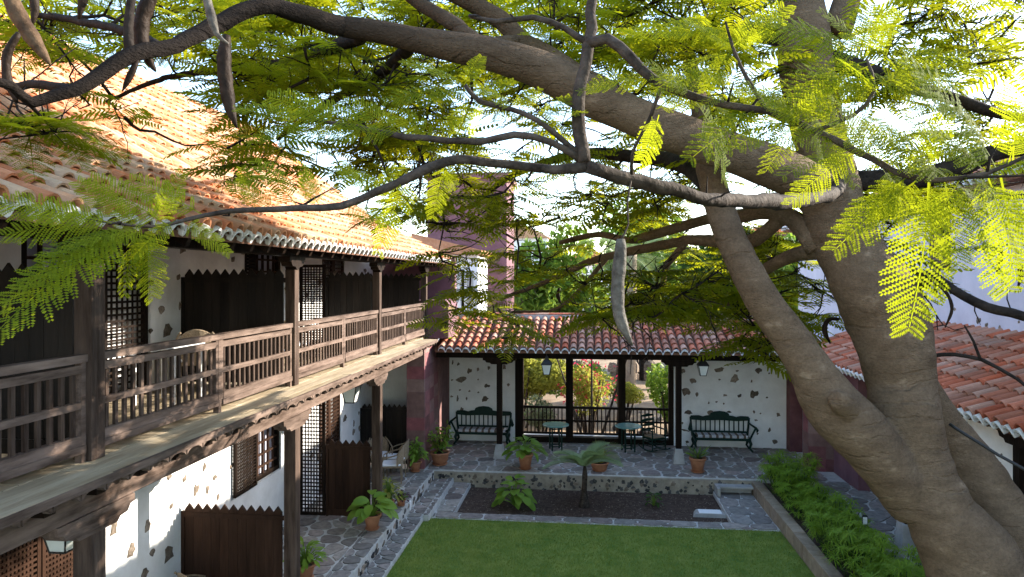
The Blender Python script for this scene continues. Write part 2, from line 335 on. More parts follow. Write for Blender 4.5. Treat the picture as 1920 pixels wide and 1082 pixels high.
# ------------------------------------------------------------------ roof tiles
PITCH = .224
def tile_mesh(L, r0, r1, m, name='roof_tile'):
    b = MB(); n = 7; vs = []
    for (y, r) in ((0, r1), (L, r0)):
        for rr in (r, r-.016):
            for j in range(n+1):
                a = math.pi*(.04+.92*j/n); vs.append((rr*math.cos(a), y, rr*math.sin(a)*1.25))
    k = n+1; fs = []
    for j in range(n):
        fs += [(j, j+1, 2*k+j+1, 2*k+j), (k+j+1, k+j, 3*k+j, 3*k+j+1), (j+1, j, k+j, k+j+1)]
    fs += [(0, 2*k, 3*k, k), (n, k+n, 3*k+n, 2*k+n)]
    b.add(vs, fs); return b.mesh(name, m, False)
def roof(parent_roof, O, e, ups, length, mname, rows_spec, cap=300, key=None, expo=.34, rag=.006):
    """O eave corner, e unit along the eave, ups list of (unit uphill vector, run length); parts nearest first, rest one stuff mesh"""
    e = Vector(e); O = Vector(O); ncol = int(length/PITCH)
    tm = tile_mesh(expo+.07, .078, .095, mname); allT = []; rg = random.Random(5)
    base = O.copy()
    for up, run in ups:
        up = Vector(up).normalized(); n = e.cross(up).normalized()
        if n.z < 0: n = -n
        nr = int(round(run/expo))
        for i in range(ncol):
            for j in range(nr):
                P = base+e*((i+.5)*PITCH+rg.uniform(-rag, rag))+up*(j*expo+rg.uniform(-.012, .012))+n*(.026+rg.uniform(0, .006))
                y = (up-n*.075).normalized(); z = (n-y*n.dot(y)).normalized(); x = y.cross(z)
                x = (x+y*rg.uniform(-.02, .02)).normalized(); z = x.cross(y)
                allT.append((P, Matrix(((x.x, y.x, z.x, P.x), (x.y, y.y, z.y, P.y), (x.z, y.z, z.z, P.z), (0, 0, 0, 1)))))
        base = base+up*run
    allT.sort(key=key or (lambda t: (t[0]-Vector((0, 0, CZ))).length))
    for P, m in allT[:cap]: link('roof_tile', tm, parent_roof, m)
    rest = allT[cap:]
    if rest:
        tv = np.array([v.co[:] for v in tm.vertices]); tf = np.array([p.vertices[:] for p in tm.polygons])
        V = []; Fs = []
        for k, (P, m) in enumerate(rest):
            a = np.array(m); V.append(tv@a[:3, :3].T+a[:3, 3]); Fs.append(tf+k*len(tv))
        o = link('roof_tiles_beyond', np_mesh('roof_tiles_beyond', np.concatenate(V), np.concatenate(Fs), mname), parent_roof); kind(o, 'stuff')
    # channels between the cover tiles
    base = O.copy(); b = MB()
    for up, run in ups:
        up = Vector(up).normalized(); n = e.cross(up).normalized()
        if n.z < 0: n = -n
        for i in range(ncol+1):
            vs = []
            for y in (0, run):
                for j in range(5):
                    a = math.pi*(1+j/4); vs.append(base+e*(i*PITCH+.09*math.cos(a))+up*y+n*(.03+.045*math.sin(a)))
            b.add(vs, [(j, j+1, 5+j+1, 5+j) for j in range(4)])
        base = base+up*run
    kind(b.build('tile_channels', 'pan', parent_roof), 'stuff')
def scallop(parent, O, e, up, length, off=0.0, th=.034, dep=.05):
    e = Vector(e); up = Vector(up).normalized(); n = e.cross(up).normalized()
    if n.z < 0: n = -n
    ncol = int(length/PITCH); pts = []
    for i in range(ncol):
        for j in range(8):
            a = math.pi*(1-j/7); pts.append(((i+.5)*PITCH+.086*math.cos(a), .004+.078*math.sin(a)))
        for j in range(1, 4):
            a = math.pi*(1+j/4); pts.append(((i+1)*PITCH+.026*math.cos(a), .004+.03*math.sin(a)))
    b = MB(); O = Vector(O); k = len(pts); vs = []
    rg = random.Random(2)
    for s, h in pts:
        t = th*rg.uniform(.8, 1.2)
        for (dy, dh) in ((-.02, 0), (-.02, -t), (dep, -t), (dep, 0)):
            vs.append(O+e*s+up*dy+n*(h+dh+off))
    fs = [(i*4+j, i*4+(j+1) % 4, (i+1)*4+(j+1) % 4, (i+1)*4+j) for i in range(k-1) for j in range(4)]
    b.add(vs, fs); return b.build('mortar_edge', 'mortar_w', parent)

# ================================================================== THE SETTING
def grid_ground():
    xs = np.concatenate([np.linspace(-900, -40, 10), np.linspace(-35, 45, 41), np.linspace(60, 900, 10)])
    ys = np.concatenate([np.linspace(-300, -20, 6), np.linspace(-15, 21, 10), np.linspace(22, 60, 39), np.linspace(70, 2000, 16)])
    def h(x, y):
        t = min(max((y-23)/30, 0), 1); s = t*t*(3-2*t)
        return -.62+.55*s+(.09*math.sin(x*.7+y*.4)+.06*math.sin(x*1.9-y*1.1))*(1 if 22 < y < 70 else 0)
    V = np.array([(x, y, h(x, y)) for y in ys for x in xs]); nx = len(xs)
    Fq = np.array([(j*nx+i, j*nx+i+1, (j+1)*nx+i+1, (j+1)*nx+i) for j in range(len(ys)-1) for i in range(nx-1)])
    o = link('ground', np_mesh('ground', V, Fq, 'sand')); kind(o, 'structure'); return h
GH = grid_ground()
def slab(name, x0, x1, y0, y1, z0, z1, m): return kind(MB().box(x0, x1, y0, y1, z0, z1).build(name, m), 'structure')
# lawn, planting bed and stone borders
lawn = slab('lawn', -3.52, 4.06, -2, 14.80, -.61, -.30, 'lawn')
def blades():
    n = 90000; rg = np.random.RandomState(3)
    x = rg.uniform(-3.56, 4.05, n); y = 14.85-rg.uniform(0, 4.4, n); z = np.full(n, -.30)
    h = rg.uniform(.018, .045, n); a = rg.uniform(0, 6.283, n); wd = rg.uniform(.003, .006, n)
    dx, dy = np.cos(a)*wd, np.sin(a)*wd; lx = rg.normal(0, .014, n); ly = rg.normal(0, .014, n)
    V = np.stack([np.stack([x-dx, y-dy, z-.004], 1), np.stack([x+dx, y+dy, z-.004], 1), np.stack([x+lx, y+ly, z+h], 1)], 1).reshape(-1, 3)
    o = link('lawn_grass', np_mesh('lawn_grass', V, np.arange(3*n).reshape(-1, 3), 'grass'))
    tag(o, 'short green grass of the courtyard lawn', 'grass'); kind(o, 'stuff')
blades()
bed = slab('planting_bed', -2.95, 3.15, 15.172, 17.5, -.61, -.40, 'soil')
def pebbles():
    rg = np.random.RandomState(8); n = 1500; V = []; Fs = []
    t = np.array([(0, 0, 1), (1, 0, 0), (0, 1, 0), (-1, 0, 0), (0, -1, 0)], float); f = np.array([(0, 1, 2), (0, 2, 3), (0, 3, 4), (0, 4, 1)])
    for k in range(n):
        s = rg.uniform(.004, .016); p = (rg.uniform(-2.9, 3.1), rg.uniform(15.2, 17.42), -.40)
        V.append(t*s*rg.uniform(.6, 1.3, 3)+p); Fs.append(f+5*k)
    o = link('bed_gravel', np_mesh('bed_gravel', np.concatenate(V), np.concatenate(Fs), 'stone'))
    tag(o, 'loose pebbles and clods scattered on the dark planting bed', 'gravel'); kind(o, 'stuff')
pebbles()
border = slab('border_strip', -3.40, 4.06, 14.802, 15.170, -.61, -.285, 'mortar')
pave(border, -3.38, 4.04, 14.81, 15.16, -.285, .55, .37, 11, 'flag', .012, 'border_stone', .12)
side = slab('side_strip', -3.40, -2.952, 15.172, 17.43, -.61, -.29, 'mortar')
pave(side, -3.39, -2.96, 15.18, 17.42, -.29, .43, .45, 12, 'flag', .012, 'border_stone', .1)
drain = slab('drain_strip', 3.152, 4.06, 15.172, 17.43, -.61, -.30, 'mortar')
pave(drain, 3.17, 4.05, 15.18, 17.42, -.30, .42, .5, 13, 'flag_d', .01, 'border_stone', .12)
# left walkway, stone gutter path, terrace, right walkway
walk = slab('left_walkway', -6.6, -3.92, -2, 17.5, -.61, 0.0, 'mortar')
pave(walk, -6.04, -4.34, 5.5, 17.5, 0, .42, .36, 21, 'flag', .026)
pave(walk, -4.33, -3.93, 8.0, 17.5, 0, .40, .30, 22, 'flag_d', .018, 'edge_stone', .2)
for k in range(70):
    P = (-3.92, random.uniform(9, 17.4), random.uniform(-.2, -.05)); set_stone(walk, P, (1, 0, 0), random.uniform(.1, .26), random.uniform(.07, .14), SD if k % 2 else SP, .018, 'edge_stone')
gut = slab('gutter_path', -3.918, -3.522, -2, 14.598, -.61, -.22, 'mortar')
pave(gut, -3.91, -3.53, 9.5, 14.59, -.22, .36, .19, 31, 'flag_d', .017, 'paver', .1)
gut2 = slab('gutter_path_end', -3.918, -3.402, 14.60, 17.498, -.61, -.22, 'mortar')
pave(gut2, -3.91, -3.55, 14.61, 17.49, -.22, .30, .24, 32, 'flag', .017, 'paver', .15)
kb = slab('gutter_kerb', -3.54, -3.404, 14.604, 17.496, -.23, -.17, 'mortar')
pave(kb, -3.535, -3.41, 14.61, 17.49, -.17, .12, .12, 33, 'flag_d', .012, 'kerb_cobble', .1)
ter = slab('terrace', -4.2, 6.4, 17.502, 22.0, -.61, 0.0, 'mortar')
pave(ter, -4.15, 4.3, 17.53, 20.75, 0, .43, .40, 41, 'flag', .026)
pave(ter, 4.3, 6.0, 17.53, 20.75, 0, .43, .40, 42, 'flag', .022)
rub = slab('terrace_rubble_face', -3.4, 4.3, 17.44, 17.501, -.6, -.025, 'rubble')
for k in range(150):
    s = random.uniform(.05, .15)
    set_stone(rub, (random.uniform(-3.35, 4.2), 17.44, -.44+random.random()**1.0*.36), (0, -1, 0), s, s*random.uniform(.7, 1.2), SD if random.random() < .75 else SP, .014)
rub2 = slab('terrace_rubble_return', -3.92, -3.402, 17.43, 17.50, -.23, -.022, 'rubble')
for k in range(12): set_stone(rub2, (random.uniform(-3.85, -3.45), 17.43, random.uniform(-.19, -.07)), (0, -1, 0), .09, .08, SD, .014)
rw = slab('right_walkway', 5.22, 9.0, -2, 17.5, -.61, 0.0, 'mortar')
pave(rw, 5.24, 7.5, 8.5, 17.5, 0, .62, .40, 51, 'flag_d', .02)
# planter on the right with its row of sandstone kerb blocks
pl = slab('planter_soil', 4.30, 5.22, -2, 17.44, -.61, -.06, 'soil')
kerb = thing('planter_kerb', 'low kerb of sandstone blocks between the lawn and the feathery hedge', 'kerb', (4.06, 0, 0))
y = 7.0
while y < 17.0:
    L = random.choice((.55, .6, .62, .5)); MB().box(.004, .24, y, y+L-.012, -.55, random.uniform(-.006, .006)).build('block', 'block', kerb, bevel=.008); y += L
MB().box(.01, .23, 7, 17.0, -.56, -.02).build('bedding_mortar', 'mortar', kerb)
dr = thing('drain_box', 'open concrete drain box beside the terrace wall and planter kerb', 'drain', (3.2, 17.0, -.30))
MB().box(-.02, .05, -.02, .42, -.1, .2).build('side_slab', 'concrete', dr); MB().box(.05, .86, .34, .42, 0, .2).build('back_slab', 'concrete', dr)
MB().box(.05, .86, .12, .34, .17, .21).build('cover_slab', 'concrete', dr)
plq = thing('inspection_cover', 'pale grey square slab with white plate lying in the planting bed', 'cover', tuple(onZ(1331, 966, -.40)))
b = MB(); b.prism([(-.40, -.17), (.40, -.17), (.33, .2), (-.33, .2)], lambda p, q: (p, q, 0), lambda p, q: (p*.86, q*.86, .07)); b.build('base', 'concrete', plq)
MB().box(-.25, .25, -.11, .14, .071, .085).build('plate', 'whitep', plq)

# ================================================================== LEFT GALLERY BUILDING
GX, PX, SE, GF = -6.05, -4.32, -3.83, 3.42
PY = [1.4, 5.55, 9.7, 13.85, 18.0]
gal = thing('gallery_building', 'long two storey white house with wooden balcony and pale orange tiled roof', 'building', (0, 0, 0))
def wall_cells(b, axis, f0, f1, a0, a1, z0, z1, holes):
    A = sorted({a0, a1, *[h[0] for h in holes], *[h[1] for h in holes]}); Z = sorted({z0, z1, *[h[2] for h in holes], *[h[3] for h in holes]})
    for i in range(len(A)-1):
        for j in range(len(Z)-1):
            am, zm = (A[i]+A[i+1])/2, (Z[j]+Z[j+1])/2
            if any(h[0] < am < h[1] and h[2] < zm < h[3] for h in holes): continue
            if axis == 'X': b.box(f0, f1, A[i], A[i+1], Z[j], Z[j+1])
            else: b.box(A[i], A[i+1], f0, f1, Z[j], Z[j+1])
    return b
lh = [(6.4, 7.7, 0.0, 2.2), (11.95, 13.05, 1.2, 2.6), (15.0, 16.4, 0, 2.3)]
lw = wall_cells(MB(), 'X', -6.5, GX, -2, 19.2, 0.0, 3.2, lh).build('lower_wall', 'plaster', gal)
uh = [(6.75, 7.7, 4.3, 5.55), (8.0, 8.95, GF, 5.45), (11.6, 13.1, 4.2, 5.6), (15.2, 16.7, GF, 5.5)]
uw = wall_cells(MB(), 'X', -6.5, GX, -2, 19.2, 3.40, 6.6, uh).build('upper_wall', 'plaster', gal)
MB().box(-6.9, -6.85, -2, 19.2, 0, 6.5).build('inner_wall', 'whitep', gal)
def stones_px(parent, lst, ox, oy, s, fn, nrm, protos=SP, dep=.02):
    for (x, y, w_, h_) in lst:
        P = fn(ox+x/s, oy+y/s); Q = fn(ox+(x+w_/2)/s, oy+y/s); T = fn(ox+x/s, oy+(y+h_/2)/s)
        set_stone(parent, P, nrm, min(.6, 2*(Q-P).length*1.2), min(.5, 2*(T-P).length*1.2), protos, dep)
stones_px(lw, [(125, 730, 45, 110), (250, 890, 50, 85), (405, 905, 30, 50), (520, 915, 60, 110), (345, 1060, 50, 60), (368, 715, 40, 70), (525, 360, 35, 45), (637, 375, 25, 45), (778, 290, 22, 55), (853, 365, 30, 40), (717, 455, 35, 70), (800, 452, 20, 55), (975, 283, 25, 35), (540, 573, 20, 40), (1090, 400, 45, 80), (877, 505, 20, 50)],
          180, 800, 3.837, lambda u, v: onX(u, v, GX), (1, 0, 0))
stones_px(uw, [(950, 235, 45, 60), (1145, 245, 45, 45), (1023, 312, 35, 70), (1215, 300, 30, 55), (1278, 245, 18, 30), (1310, 380, 18, 35), (1365, 335, 18, 35), (1003, 480, 18, 35), (908, 663, 30, 45), (847, 780, 20, 28), (938, 780, 50, 60), (1010, 640, 12, 40), (850, 510, 25, 35)],
          0, 360, 3.0, lambda u, v: onX(u, v, GX), (1, 0, 0))
for k in range(14): set_stone(uw, (GX, random.uniform(13.3, 18.8), random.uniform(4.6, 5.6)), (1, 0, 0), random.uniform(.1, .3), random.uniform(.08, .2))
for k in range(16): set_stone(lw, (GX, random.uniform(13.4, 18.8), random.uniform(.8, 2.9)), (1, 0, 0), random.uniform(.1, .3), random.uniform(.08, .2))
def lattice(parent, o, e, w_, h_, n, k, m='wood_red', fr=.07, bar=.028, name='lattice_door', back=None):
    """o lower corner, e unit horizontal; thing's own plane, thin bars"""
    o = Vector(o); e = Vector(e); nn = e.cross(Vector((0, 0, 1))); z = Vector((0, 0, 1)); b = MB()
    for a0, a1, z0, z1 in ((0, fr, 0, h_), (w_-fr, w_, 0, h_), (fr, w_-fr, 0, fr), (fr, w_-fr, h_-fr, h_)):
        b.bar(o+e*((a0+a1)/2)+z*z0, o+e*((a0+a1)/2)+z*z1, .05, a1-a0, up=e) if a1-a0 <= fr+1e-6 and z1-z0 > fr+1e-6 else b.bar(o+e*a0+z*((z0+z1)/2), o+e*a1+z*((z0+z1)/2), .05, z1-z0)
    d = b.build(name, m, parent); b = MB()
    for i in range(1, n):
        a = fr+(w_-2*fr)*i/n; b.bar(o+e*a+z*fr, o+e*a+z*(h_-fr), .012, bar, up=e)
    for j in range(1, k):
        a = fr+(h_-2*fr)*j/k; b.bar(o+e*fr+z*a+nn*.013, o+e*(w_-fr)+z*a+nn*.013, .012, bar)
    b.build('lattice', m, d)
    if back:
        q = MB(); q.bar(o+e*fr+z*(h_/2)-nn*.12, o+e*(w_-fr)+z*(h_/2)-nn*.12, .02, h_-2*fr); q.build('curtain_panel', back, d)
    return d
Y3 = (0, 1, 0)
lattice(gal, (GX-.04, 8.02, GF+.02), Y3, .9, 2.0, 7, 22, 'wood', .09, .03, back='whitep')
lattice(gal, (GX-.04, 15.22, GF+.02), Y3, .72, 2.05, 7, 22, 'wood_red', .07, .03, back='whitep')
lattice(gal, (GX-.04, 15.96, GF+.02), Y3, .72, 2.05, 7, 22, 'wood_red', .07, .03, back='whitep')
lattice(gal, (GX-.04, 6.42, .02), Y3, .62, 2.15, 10, 34, 'wood_red', .05, .028, back='wood')
lattice(gal, (GX-.04, 7.06, .02), Y3, .62, 2.15, 10, 34, 'wood_red', .05, .028, back='wood')
lattice(gal, (GX-.04, 15.02, .02), Y3, .68, 2.25, 8, 24, 'wood_red', .06, .03, back='whitep')
lattice(gal, (GX-.04, 15.71, .02), Y3, .68, 2.25, 8, 24, 'wood_red', .06, .03, back='whitep')
lattice(gal, (GX+.05, 11.15, 1.22), Y3, .78, 1.35, 13, 22, 'wood', .05, .02, 'lattice_shutter')
def grid_window(y0, y1, z0, z1, ny, nz):
    b = MB(); x = GX-.06
    for a in (y0+.04, y1-.04): b.bar((x, a, z0), (x, a, z1), .08, .08, up=(0, 1, 0))
    for a in (z0+.04, z1-.04): b.bar((x, y0+.08, a), (x, y1-.08, a), .08, .08)
    wn = b.build('window', 'wood', gal); b = MB()
    for i in range(1, ny): b.bar((x, y0+(y1-y0)*i/ny, z0+.08), (x, y0+(y1-y0)*i/ny, z1-.08), .04, .035, up=(0, 1, 0))
    for j in range(1, nz): b.bar((x+.002, y0+.08, z0+(z1-z0)*j/nz), (x+.002, y1-.08, z0+(z1-z0)*j/nz), .04, .035)
    b.build('glazing_bars', 'wood_red', wn)
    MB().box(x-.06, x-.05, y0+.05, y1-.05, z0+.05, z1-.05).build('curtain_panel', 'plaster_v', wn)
grid_window(11.97, 13.04, 1.22, 2.58, 5, 6); grid_window(11.95, 13.08, 4.22, 5.58, 5, 6); grid_window(6.77, 7.68, 4.32, 5.53, 3, 4)
b = MB()
for i in range(22): b.box(GX+.01, GX+.035, 11.62+.0, 11.93, 4.24+i*.06, 4.285+i*.06)
b.box(GX+.0, GX+.03, 11.6, 11.63, 4.2, 5.6); b.box(GX, GX+.03, 11.92, 11.95, 4.2, 5.6); b.build('louvred_shutter', 'wood', gal)
# balcony floor: ledge planks, boards, moulding, beam, joists
y = -1.0
while y < 17.4:
    L = min(random.choice((2.4, 2.9, 3.3)), 17.45-y)
    for k in range(3):
        x0 = SE-.47+k*.157; MB().box(x0, x0+.153, y, y+L-.006, GF-.06, GF-.002+random.uniform(-.004, .003)).build('ledge_plank', 'deck', gal)
    y += L
for k in range(132):
    MB().box(GX, SE-.474, -.9+k*.142, -.9+k*.142+.138, GF-.05, GF+random.uniform(-.003, .002)).build('floor_board', 'deck', gal) if -.9+k*.142 < 17.9 else None
b = MB(); n = 0; yy = -1.0; prof = []
while yy < 17.4:
    prof += [(yy, GF-.075), (yy+.0, GF-.135)]+[(yy+.13+.12*math.cos(math.pi*(1-j/6)), GF-.135+.05*math.sin(math.pi*j/6)) for j in range(1, 6)]+[(yy+.26, GF-.135), (yy+.26, GF-.075)]; yy += .28
for i in range(len(prof)//9):
    seg = prof[i*9:(i+1)*9]; b.prism(seg, lambda p, q: (SE-.03, p, q), lambda p, q: (SE-.10, p, q))
b.build('scalloped_moulding', 'wood_w', gal)
MB().box(SE-.025, SE+.012, -1, 17.46, GF-.07, GF-.004).build('edge_board', 'wood_w', gal)
MB().box(-4.42, -4.24, -1, 17.55, 2.98, 3.24).build('lower_beam', 'wood_w', gal, bevel=.01)
for k in range(34):
    MB().box(GX, SE-.11, -.8+k*.54, -.8+k*.54+.11, 3.242, 3.362).build('joist', 'wood', gal)
MB().box(-4.42, -4.24, -1, 19.2, 5.32, 5.50).build('upper_beam', 'wood', gal, bevel=.01)
def corbel(parent, x, y, ztop, L=.95, h=.2, w_=.17, along='Y', m='wood'):
    pr = [(-L/2, 0), (L/2, 0), (L/2, -h*.35), (L/2-.06, -h*.42), (L/2-.10, -h*.72), (L/2-.2, -h*.78), (L/2-.24, -h), (-L/2+.24, -h), (-L/2+.2, -h*.78), (-L/2+.10, -h*.72), (-L/2+.06, -h*.42), (-L/2, -h*.35)]
    b = MB()
    if along == 'Y': b.prism(pr, lambda p, q: (x-w_/2, y+p, ztop+q), lambda p, q: (x+w_/2, y+p, ztop+q))
    else: b.prism(pr, lambda p, q: (x+p, y-w_/2, ztop+q), lambda p, q: (x+p, y+w_/2, ztop+q))
    return b.build('corbel', m, parent)
for i, py in enumerate(PY):
    s = .075 if i != 1 else .085
    po = MB().box(PX-s, PX+s, py-s, py+s, GF+.002, 5.13).build('balcony_post', 'wood_wv', gal, bevel=.008)
    corbel(po, PX+.004, py, 5.319, .55, .19, .17)
    if i < 4:
        po = MB().box(PX-.09, PX+.09, py-.09, py+.09, 0.002, 2.79).build('lower_post', 'wood_wv', gal, bevel=.01)
        corbel(po, PX-.004, py, 2.979, .95, .19, .19, m='wood_w')
def railing(y0, y1):
    b = MB(); x = PX+.005; ym = (y0+y1)/2
    b.box(x-.05, x+.05, y0, y1, GF+.86, GF+.925)
    for a0, a1 in ((y0, ym-.03), (ym+.03, y1)):
        b.box(x-.03, x+.03, a0+.05, a1-.05, GF+.765, GF+.835)
        b.box(x-.028, x+.028, a0+.05, a1-.05, GF+.46, GF+.52)
        b.box(x-.035, x+.035, a0+.05, a1-.05, GF+.10, GF+.235); b.box(x-.02, x+.05, a0+.02, a1-.02, GF+.085, GF+.15)
        b.box(x-.03, x+.03, a0, a0+.05, GF+.1, GF+.86); b.box(x-.03, x+.03, a1-.05, a1, GF+.1, GF+.86)
    b.box(x-.034, x+.034, ym-.03, ym+.03, GF, GF+.86); b.box(x-.03, x+.03, y0, y0+.05, GF, GF+.1); b.box(x-.03, x+.03, y1-.05, y1, GF, GF+.1)
    r = b.build('railing', 'wood_w', gal)
    me = MB().box(-.014, .014, -.02, .02, GF+.235, GF+.765).mesh('baluster', 'wood_wv')
    for a0, a1 in ((y0+.05, ym-.08), (ym+.08, y1-.05)):
        n = 15
        for k in range(n): link('baluster', me, r, Matrix.Translation((x-.004, a0+(a1-a0)*(k+.5)/n, 0)))
for i in range(4): railing(PY[i]+.09, PY[i+1]-.09)
# roof: gentle lower slope, steeper upper slope
rf = MB(); pr = [(-3.90, 5.46), (-6.2, 6.61), (-10.0, 9.43), (-14, 6.4), (-14, 6.2), (-10, 9.2), (-6.25, 6.46), (-3.92, 5.40)]
rf.prism(pr, lambda p, q: (p, -1.5, q), lambda p, q: (p, 19.5, q)); rfo = rf.build('roof', 'pan', gal)
u1 = Vector((-2.3, 0, 1.15)); u2 = Vector((-3.8, 0, 2.82))
roof(rfo, (-3.85, -1.4, 5.475), (0, 1, 0), [(u1, u1.length), (u2, u2.length)], 20.9, 'tile_g', None, 300, key=lambda t: (t[0]-Vector((-3.85, 5.5, 5.5))).length)
scallop(rfo, (-3.86, -1.4, 5.472), (0, 1, 0), u1, 20.9)
for k in range(46): MB().bar((-6.0, -1+k*.44, 6.37), (-3.97, -1+k*.44, 5.365), .07, .09).build('rafter', 'wood', gal)
MB().box(-14, -6.51, -2, 19.1, 0, 6.2).build('house_core', 'plaster', gal)
# purple ashlar pier, parapet and end wall
def ashlar(parent, x0, x1, y0, y1, z0, z1, h, Lx, Ly, m='purple'):
    core = MB().box(x0+.012, x1-.012, y0+.012, y1-.012, z0, z1-.012).build('pier_core', 'purple_p', parent); nz = max(1, round((z1-z0)/h))
    for j in range(nz):
        za, zb = z0+(z1-z0)*j/nz, z0+(z1-z0)*(j+1)/nz-.006
        nx = max(1, round((x1-x0)/Lx)); ny = max(1, round((y1-y0)/Ly))
        for i in range(nx):
            o_ = .0
            MB().box(x0+(x1-x0)*i/nx+.003, x0+(x1-x0)*(i+1)/nx-.003, y0, y0+.10, za, zb).build('ashlar_block', m, core)
        for i in range(ny):
            a = y0+.104+(y1-y0-.104)*i/ny; c = y0+.104+(y1-y0-.104)*(i+1)/ny-.006
            MB().box(x1-.1, x1+.001, a, c, za, zb).build('ashlar_block', m, core)
            MB().box(x0-.001, x0+.1, a, c, za, zb).build('ashlar_block', m, core)
    return core
ashlar(gal, -4.68, -4.2, 17.55, 19.2, 0, 3.36, .32, .5, .55)
b = MB(); pr = [(-4.7, 3.37), (-3.68, 3.37), (-3.68, 4.3), (-3.78, 4.42), (-4.7, 4.40)]
b.prism(pr, lambda p, q: (p, 18.15, q), lambda p, q: (p, 19.45, q)); b.build('parapet', 'purple_p', gal, bevel=.03)
MB().box(-6.05, -3.72, 19.25, 19.5, 3.4, 5.6).build('end_wall', 'purple_p', gal)
MB().box(-6.05, -4.69, 19.2, 19.4, 0, 3.36).build('end_wall_below', 'plaster', gal)
# zigzag-topped privacy partitions
def partition(Yp, x0, x1, z0, h, label, m='wood_p'):
    t = thing('privacy_partition', label, 'partition', ((x0+x1)/2, Yp, z0), group='zigzag topped wooden partitions'); cx = (x0+x1)/2
    n = round((x1-x0)/.155); w_ = (x1-x0-.1)/n
    for i in range(n):
        a = x0+.05+i*w_-cx
        b = MB(); b.prism([(a+.002, .08), (a+w_-.002, .08), (a+w_-.002, h-.09), (a+w_/2, h), (a+.002, h-.09)], lambda p, q: (p, -.014+random.uniform(0, .003), q), lambda p, q: (p, .014, q)); b.build('plank', m, t)
    MB().box(x0-cx, x0-cx+.05, -.03, .03, 0, h-.12).build('frame_post', m, t)
    MB().box(x0-cx+.05, x1-cx, -.032, -.016, h-.2, h-.13).build('top_rail', m, t)
    MB().box(x0-cx+.05, x1-cx, -.03, -.016, .03, .16).build('bottom_rail', m, t)
    return t
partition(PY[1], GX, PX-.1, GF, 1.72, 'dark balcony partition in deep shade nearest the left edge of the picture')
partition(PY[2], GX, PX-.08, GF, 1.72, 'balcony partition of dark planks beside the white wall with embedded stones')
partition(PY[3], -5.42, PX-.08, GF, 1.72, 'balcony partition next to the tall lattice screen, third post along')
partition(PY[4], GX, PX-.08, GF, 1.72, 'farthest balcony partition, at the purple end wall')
partition(PY[2], GX, PX-.1, 0, 1.62, 'brown ground floor partition against the sunlit white wall', 'wood_red')
partition(PY[3], -5.42, PX-.1, 0, 1.62, 'brown ground floor partition beside the lattice screen and leafy pot', 'wood_red')
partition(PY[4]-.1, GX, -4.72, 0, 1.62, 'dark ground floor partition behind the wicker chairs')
for z0, lab in ((GF, 'tall dark lattice screen on the balcony beside a partition'), (0, 'tall dark lattice screen on the ground floor walkway')):
    t = thing('lattice_screen', lab, 'screen', (-6.0, PY[3], z0), group='tall lattice screens')
    lattice(t, (.0, 0, .02), (1, 0, 0), .56, 1.85 if z0 else 2.75, 7, 34, 'wood', .06, .026, 'screen_frame')

# ================================================================== PORTICO AT THE BACK
EV, RV = 18.30, 20.6
por = thing('portico', 'open portico with red tiled roof on wooden columns behind the terrace', 'building', (0, 0, 0))
pw = wall_cells(MB(), 'Y', 20.8, 21.15, -4.2, 6.4, 0, 3.0, [(-2.15, 2.62, 0.0, 2.66)]).build('back_wall', 'plaster', por)
fY = lambda u, v: onY(u, v, 20.8)
stones_px(pw, [(815, 300, 45, 50), (1185, 290, 90, 50), (1365, 300, 35, 20), (1580, 295, 70, 60), (915, 400, 70, 55), (1335, 380, 80, 75), (1185, 388, 25, 18), (1510, 405, 18, 30), (845, 510, 90, 85), (957, 540, 28, 45), (1240, 548, 45, 22), (1390, 553, 40, 35), (1530, 535, 85, 70), (1665, 570, 25, 15), (1075, 625, 18, 22), (1155, 615, 20, 20), (1228, 632, 18, 22), (865, 720, 80, 38), (1095, 728, 60, 55), (1280, 716, 50, 18), (1535, 715, 22, 35), (1780, 745, 40, 40), (1555, 800, 35, 18), (1690, 900, 30, 40), (835, 902, 88, 20), (1570, 937, 20, 20), (1748, 1020, 50, 45), (857, 1020, 35, 30), (810, 830, 15, 25), (1090, 185, 18, 22), (1245, 190, 20, 28), (1408, 175, 35, 22), (1740, 190, 28, 35), (1690, 325, 20, 18), (1785, 290, 20, 22), (1600, 732, 18, 14)],
          1130, 640, 5.41, fY, (0, -1, 0))
stones_px(pw, [(232, 238, 18, 45), (295, 255, 25, 35), (418, 332, 50, 55), (517, 315, 28, 45), (638, 298, 30, 40), (812, 290, 38, 55), (335, 430, 110, 60), (225, 435, 25, 20), (520, 430, 18, 18), (615, 500, 62, 38), (860, 490, 30, 35), (315, 548, 22, 25), (420, 560, 25, 20), (520, 575, 25, 15), (220, 620, 30, 22), (287, 645, 25, 60), (390, 645, 18, 35), (592, 650, 78, 52), (332, 765, 35, 45), (508, 755, 22, 28), (572, 743, 22, 28), (530, 170, 30, 30)],
          810, 640, 6.0, fY, (0, -1, 0))
u3 = Vector((0, RV-EV, .72))
b = MB(); b.prism([(EV+.04, 3.04), (RV+.6, 3.04+.72*(RV-EV+.56)/(RV-EV)), (RV+.6, 3.0), (EV+.04, 2.98)], lambda p, q: (-4.1, p, q), lambda p, q: (6.3, p, q)); pro = b.build('roof', 'pan', por)
roof(pro, (-4.02, EV, 3.05), (1, 0, 0), [(u3, u3.length)], 10.3, 'tile_p', None, 300)
scallop(pro, (-4.02, EV-.01, 3.047), (1, 0, 0), u3, 10.3)
MB().box(-4.05, 6.4, RV, RV+.3, 3.72, 3.90).build('ridge_mortar', 'mortar', pro)
for k in range(25): MB().box(-4.05+k*.42, -4.05+k*.42+.41, RV+.02, RV+.36, 3.90, 3.94).build('ridge_tile', 'tile_p', pro)
MB().box(-4.15, 6.3, 18.74, 18.94, 2.79, 2.975).build('front_beam', 'wood', por, bevel=.01)
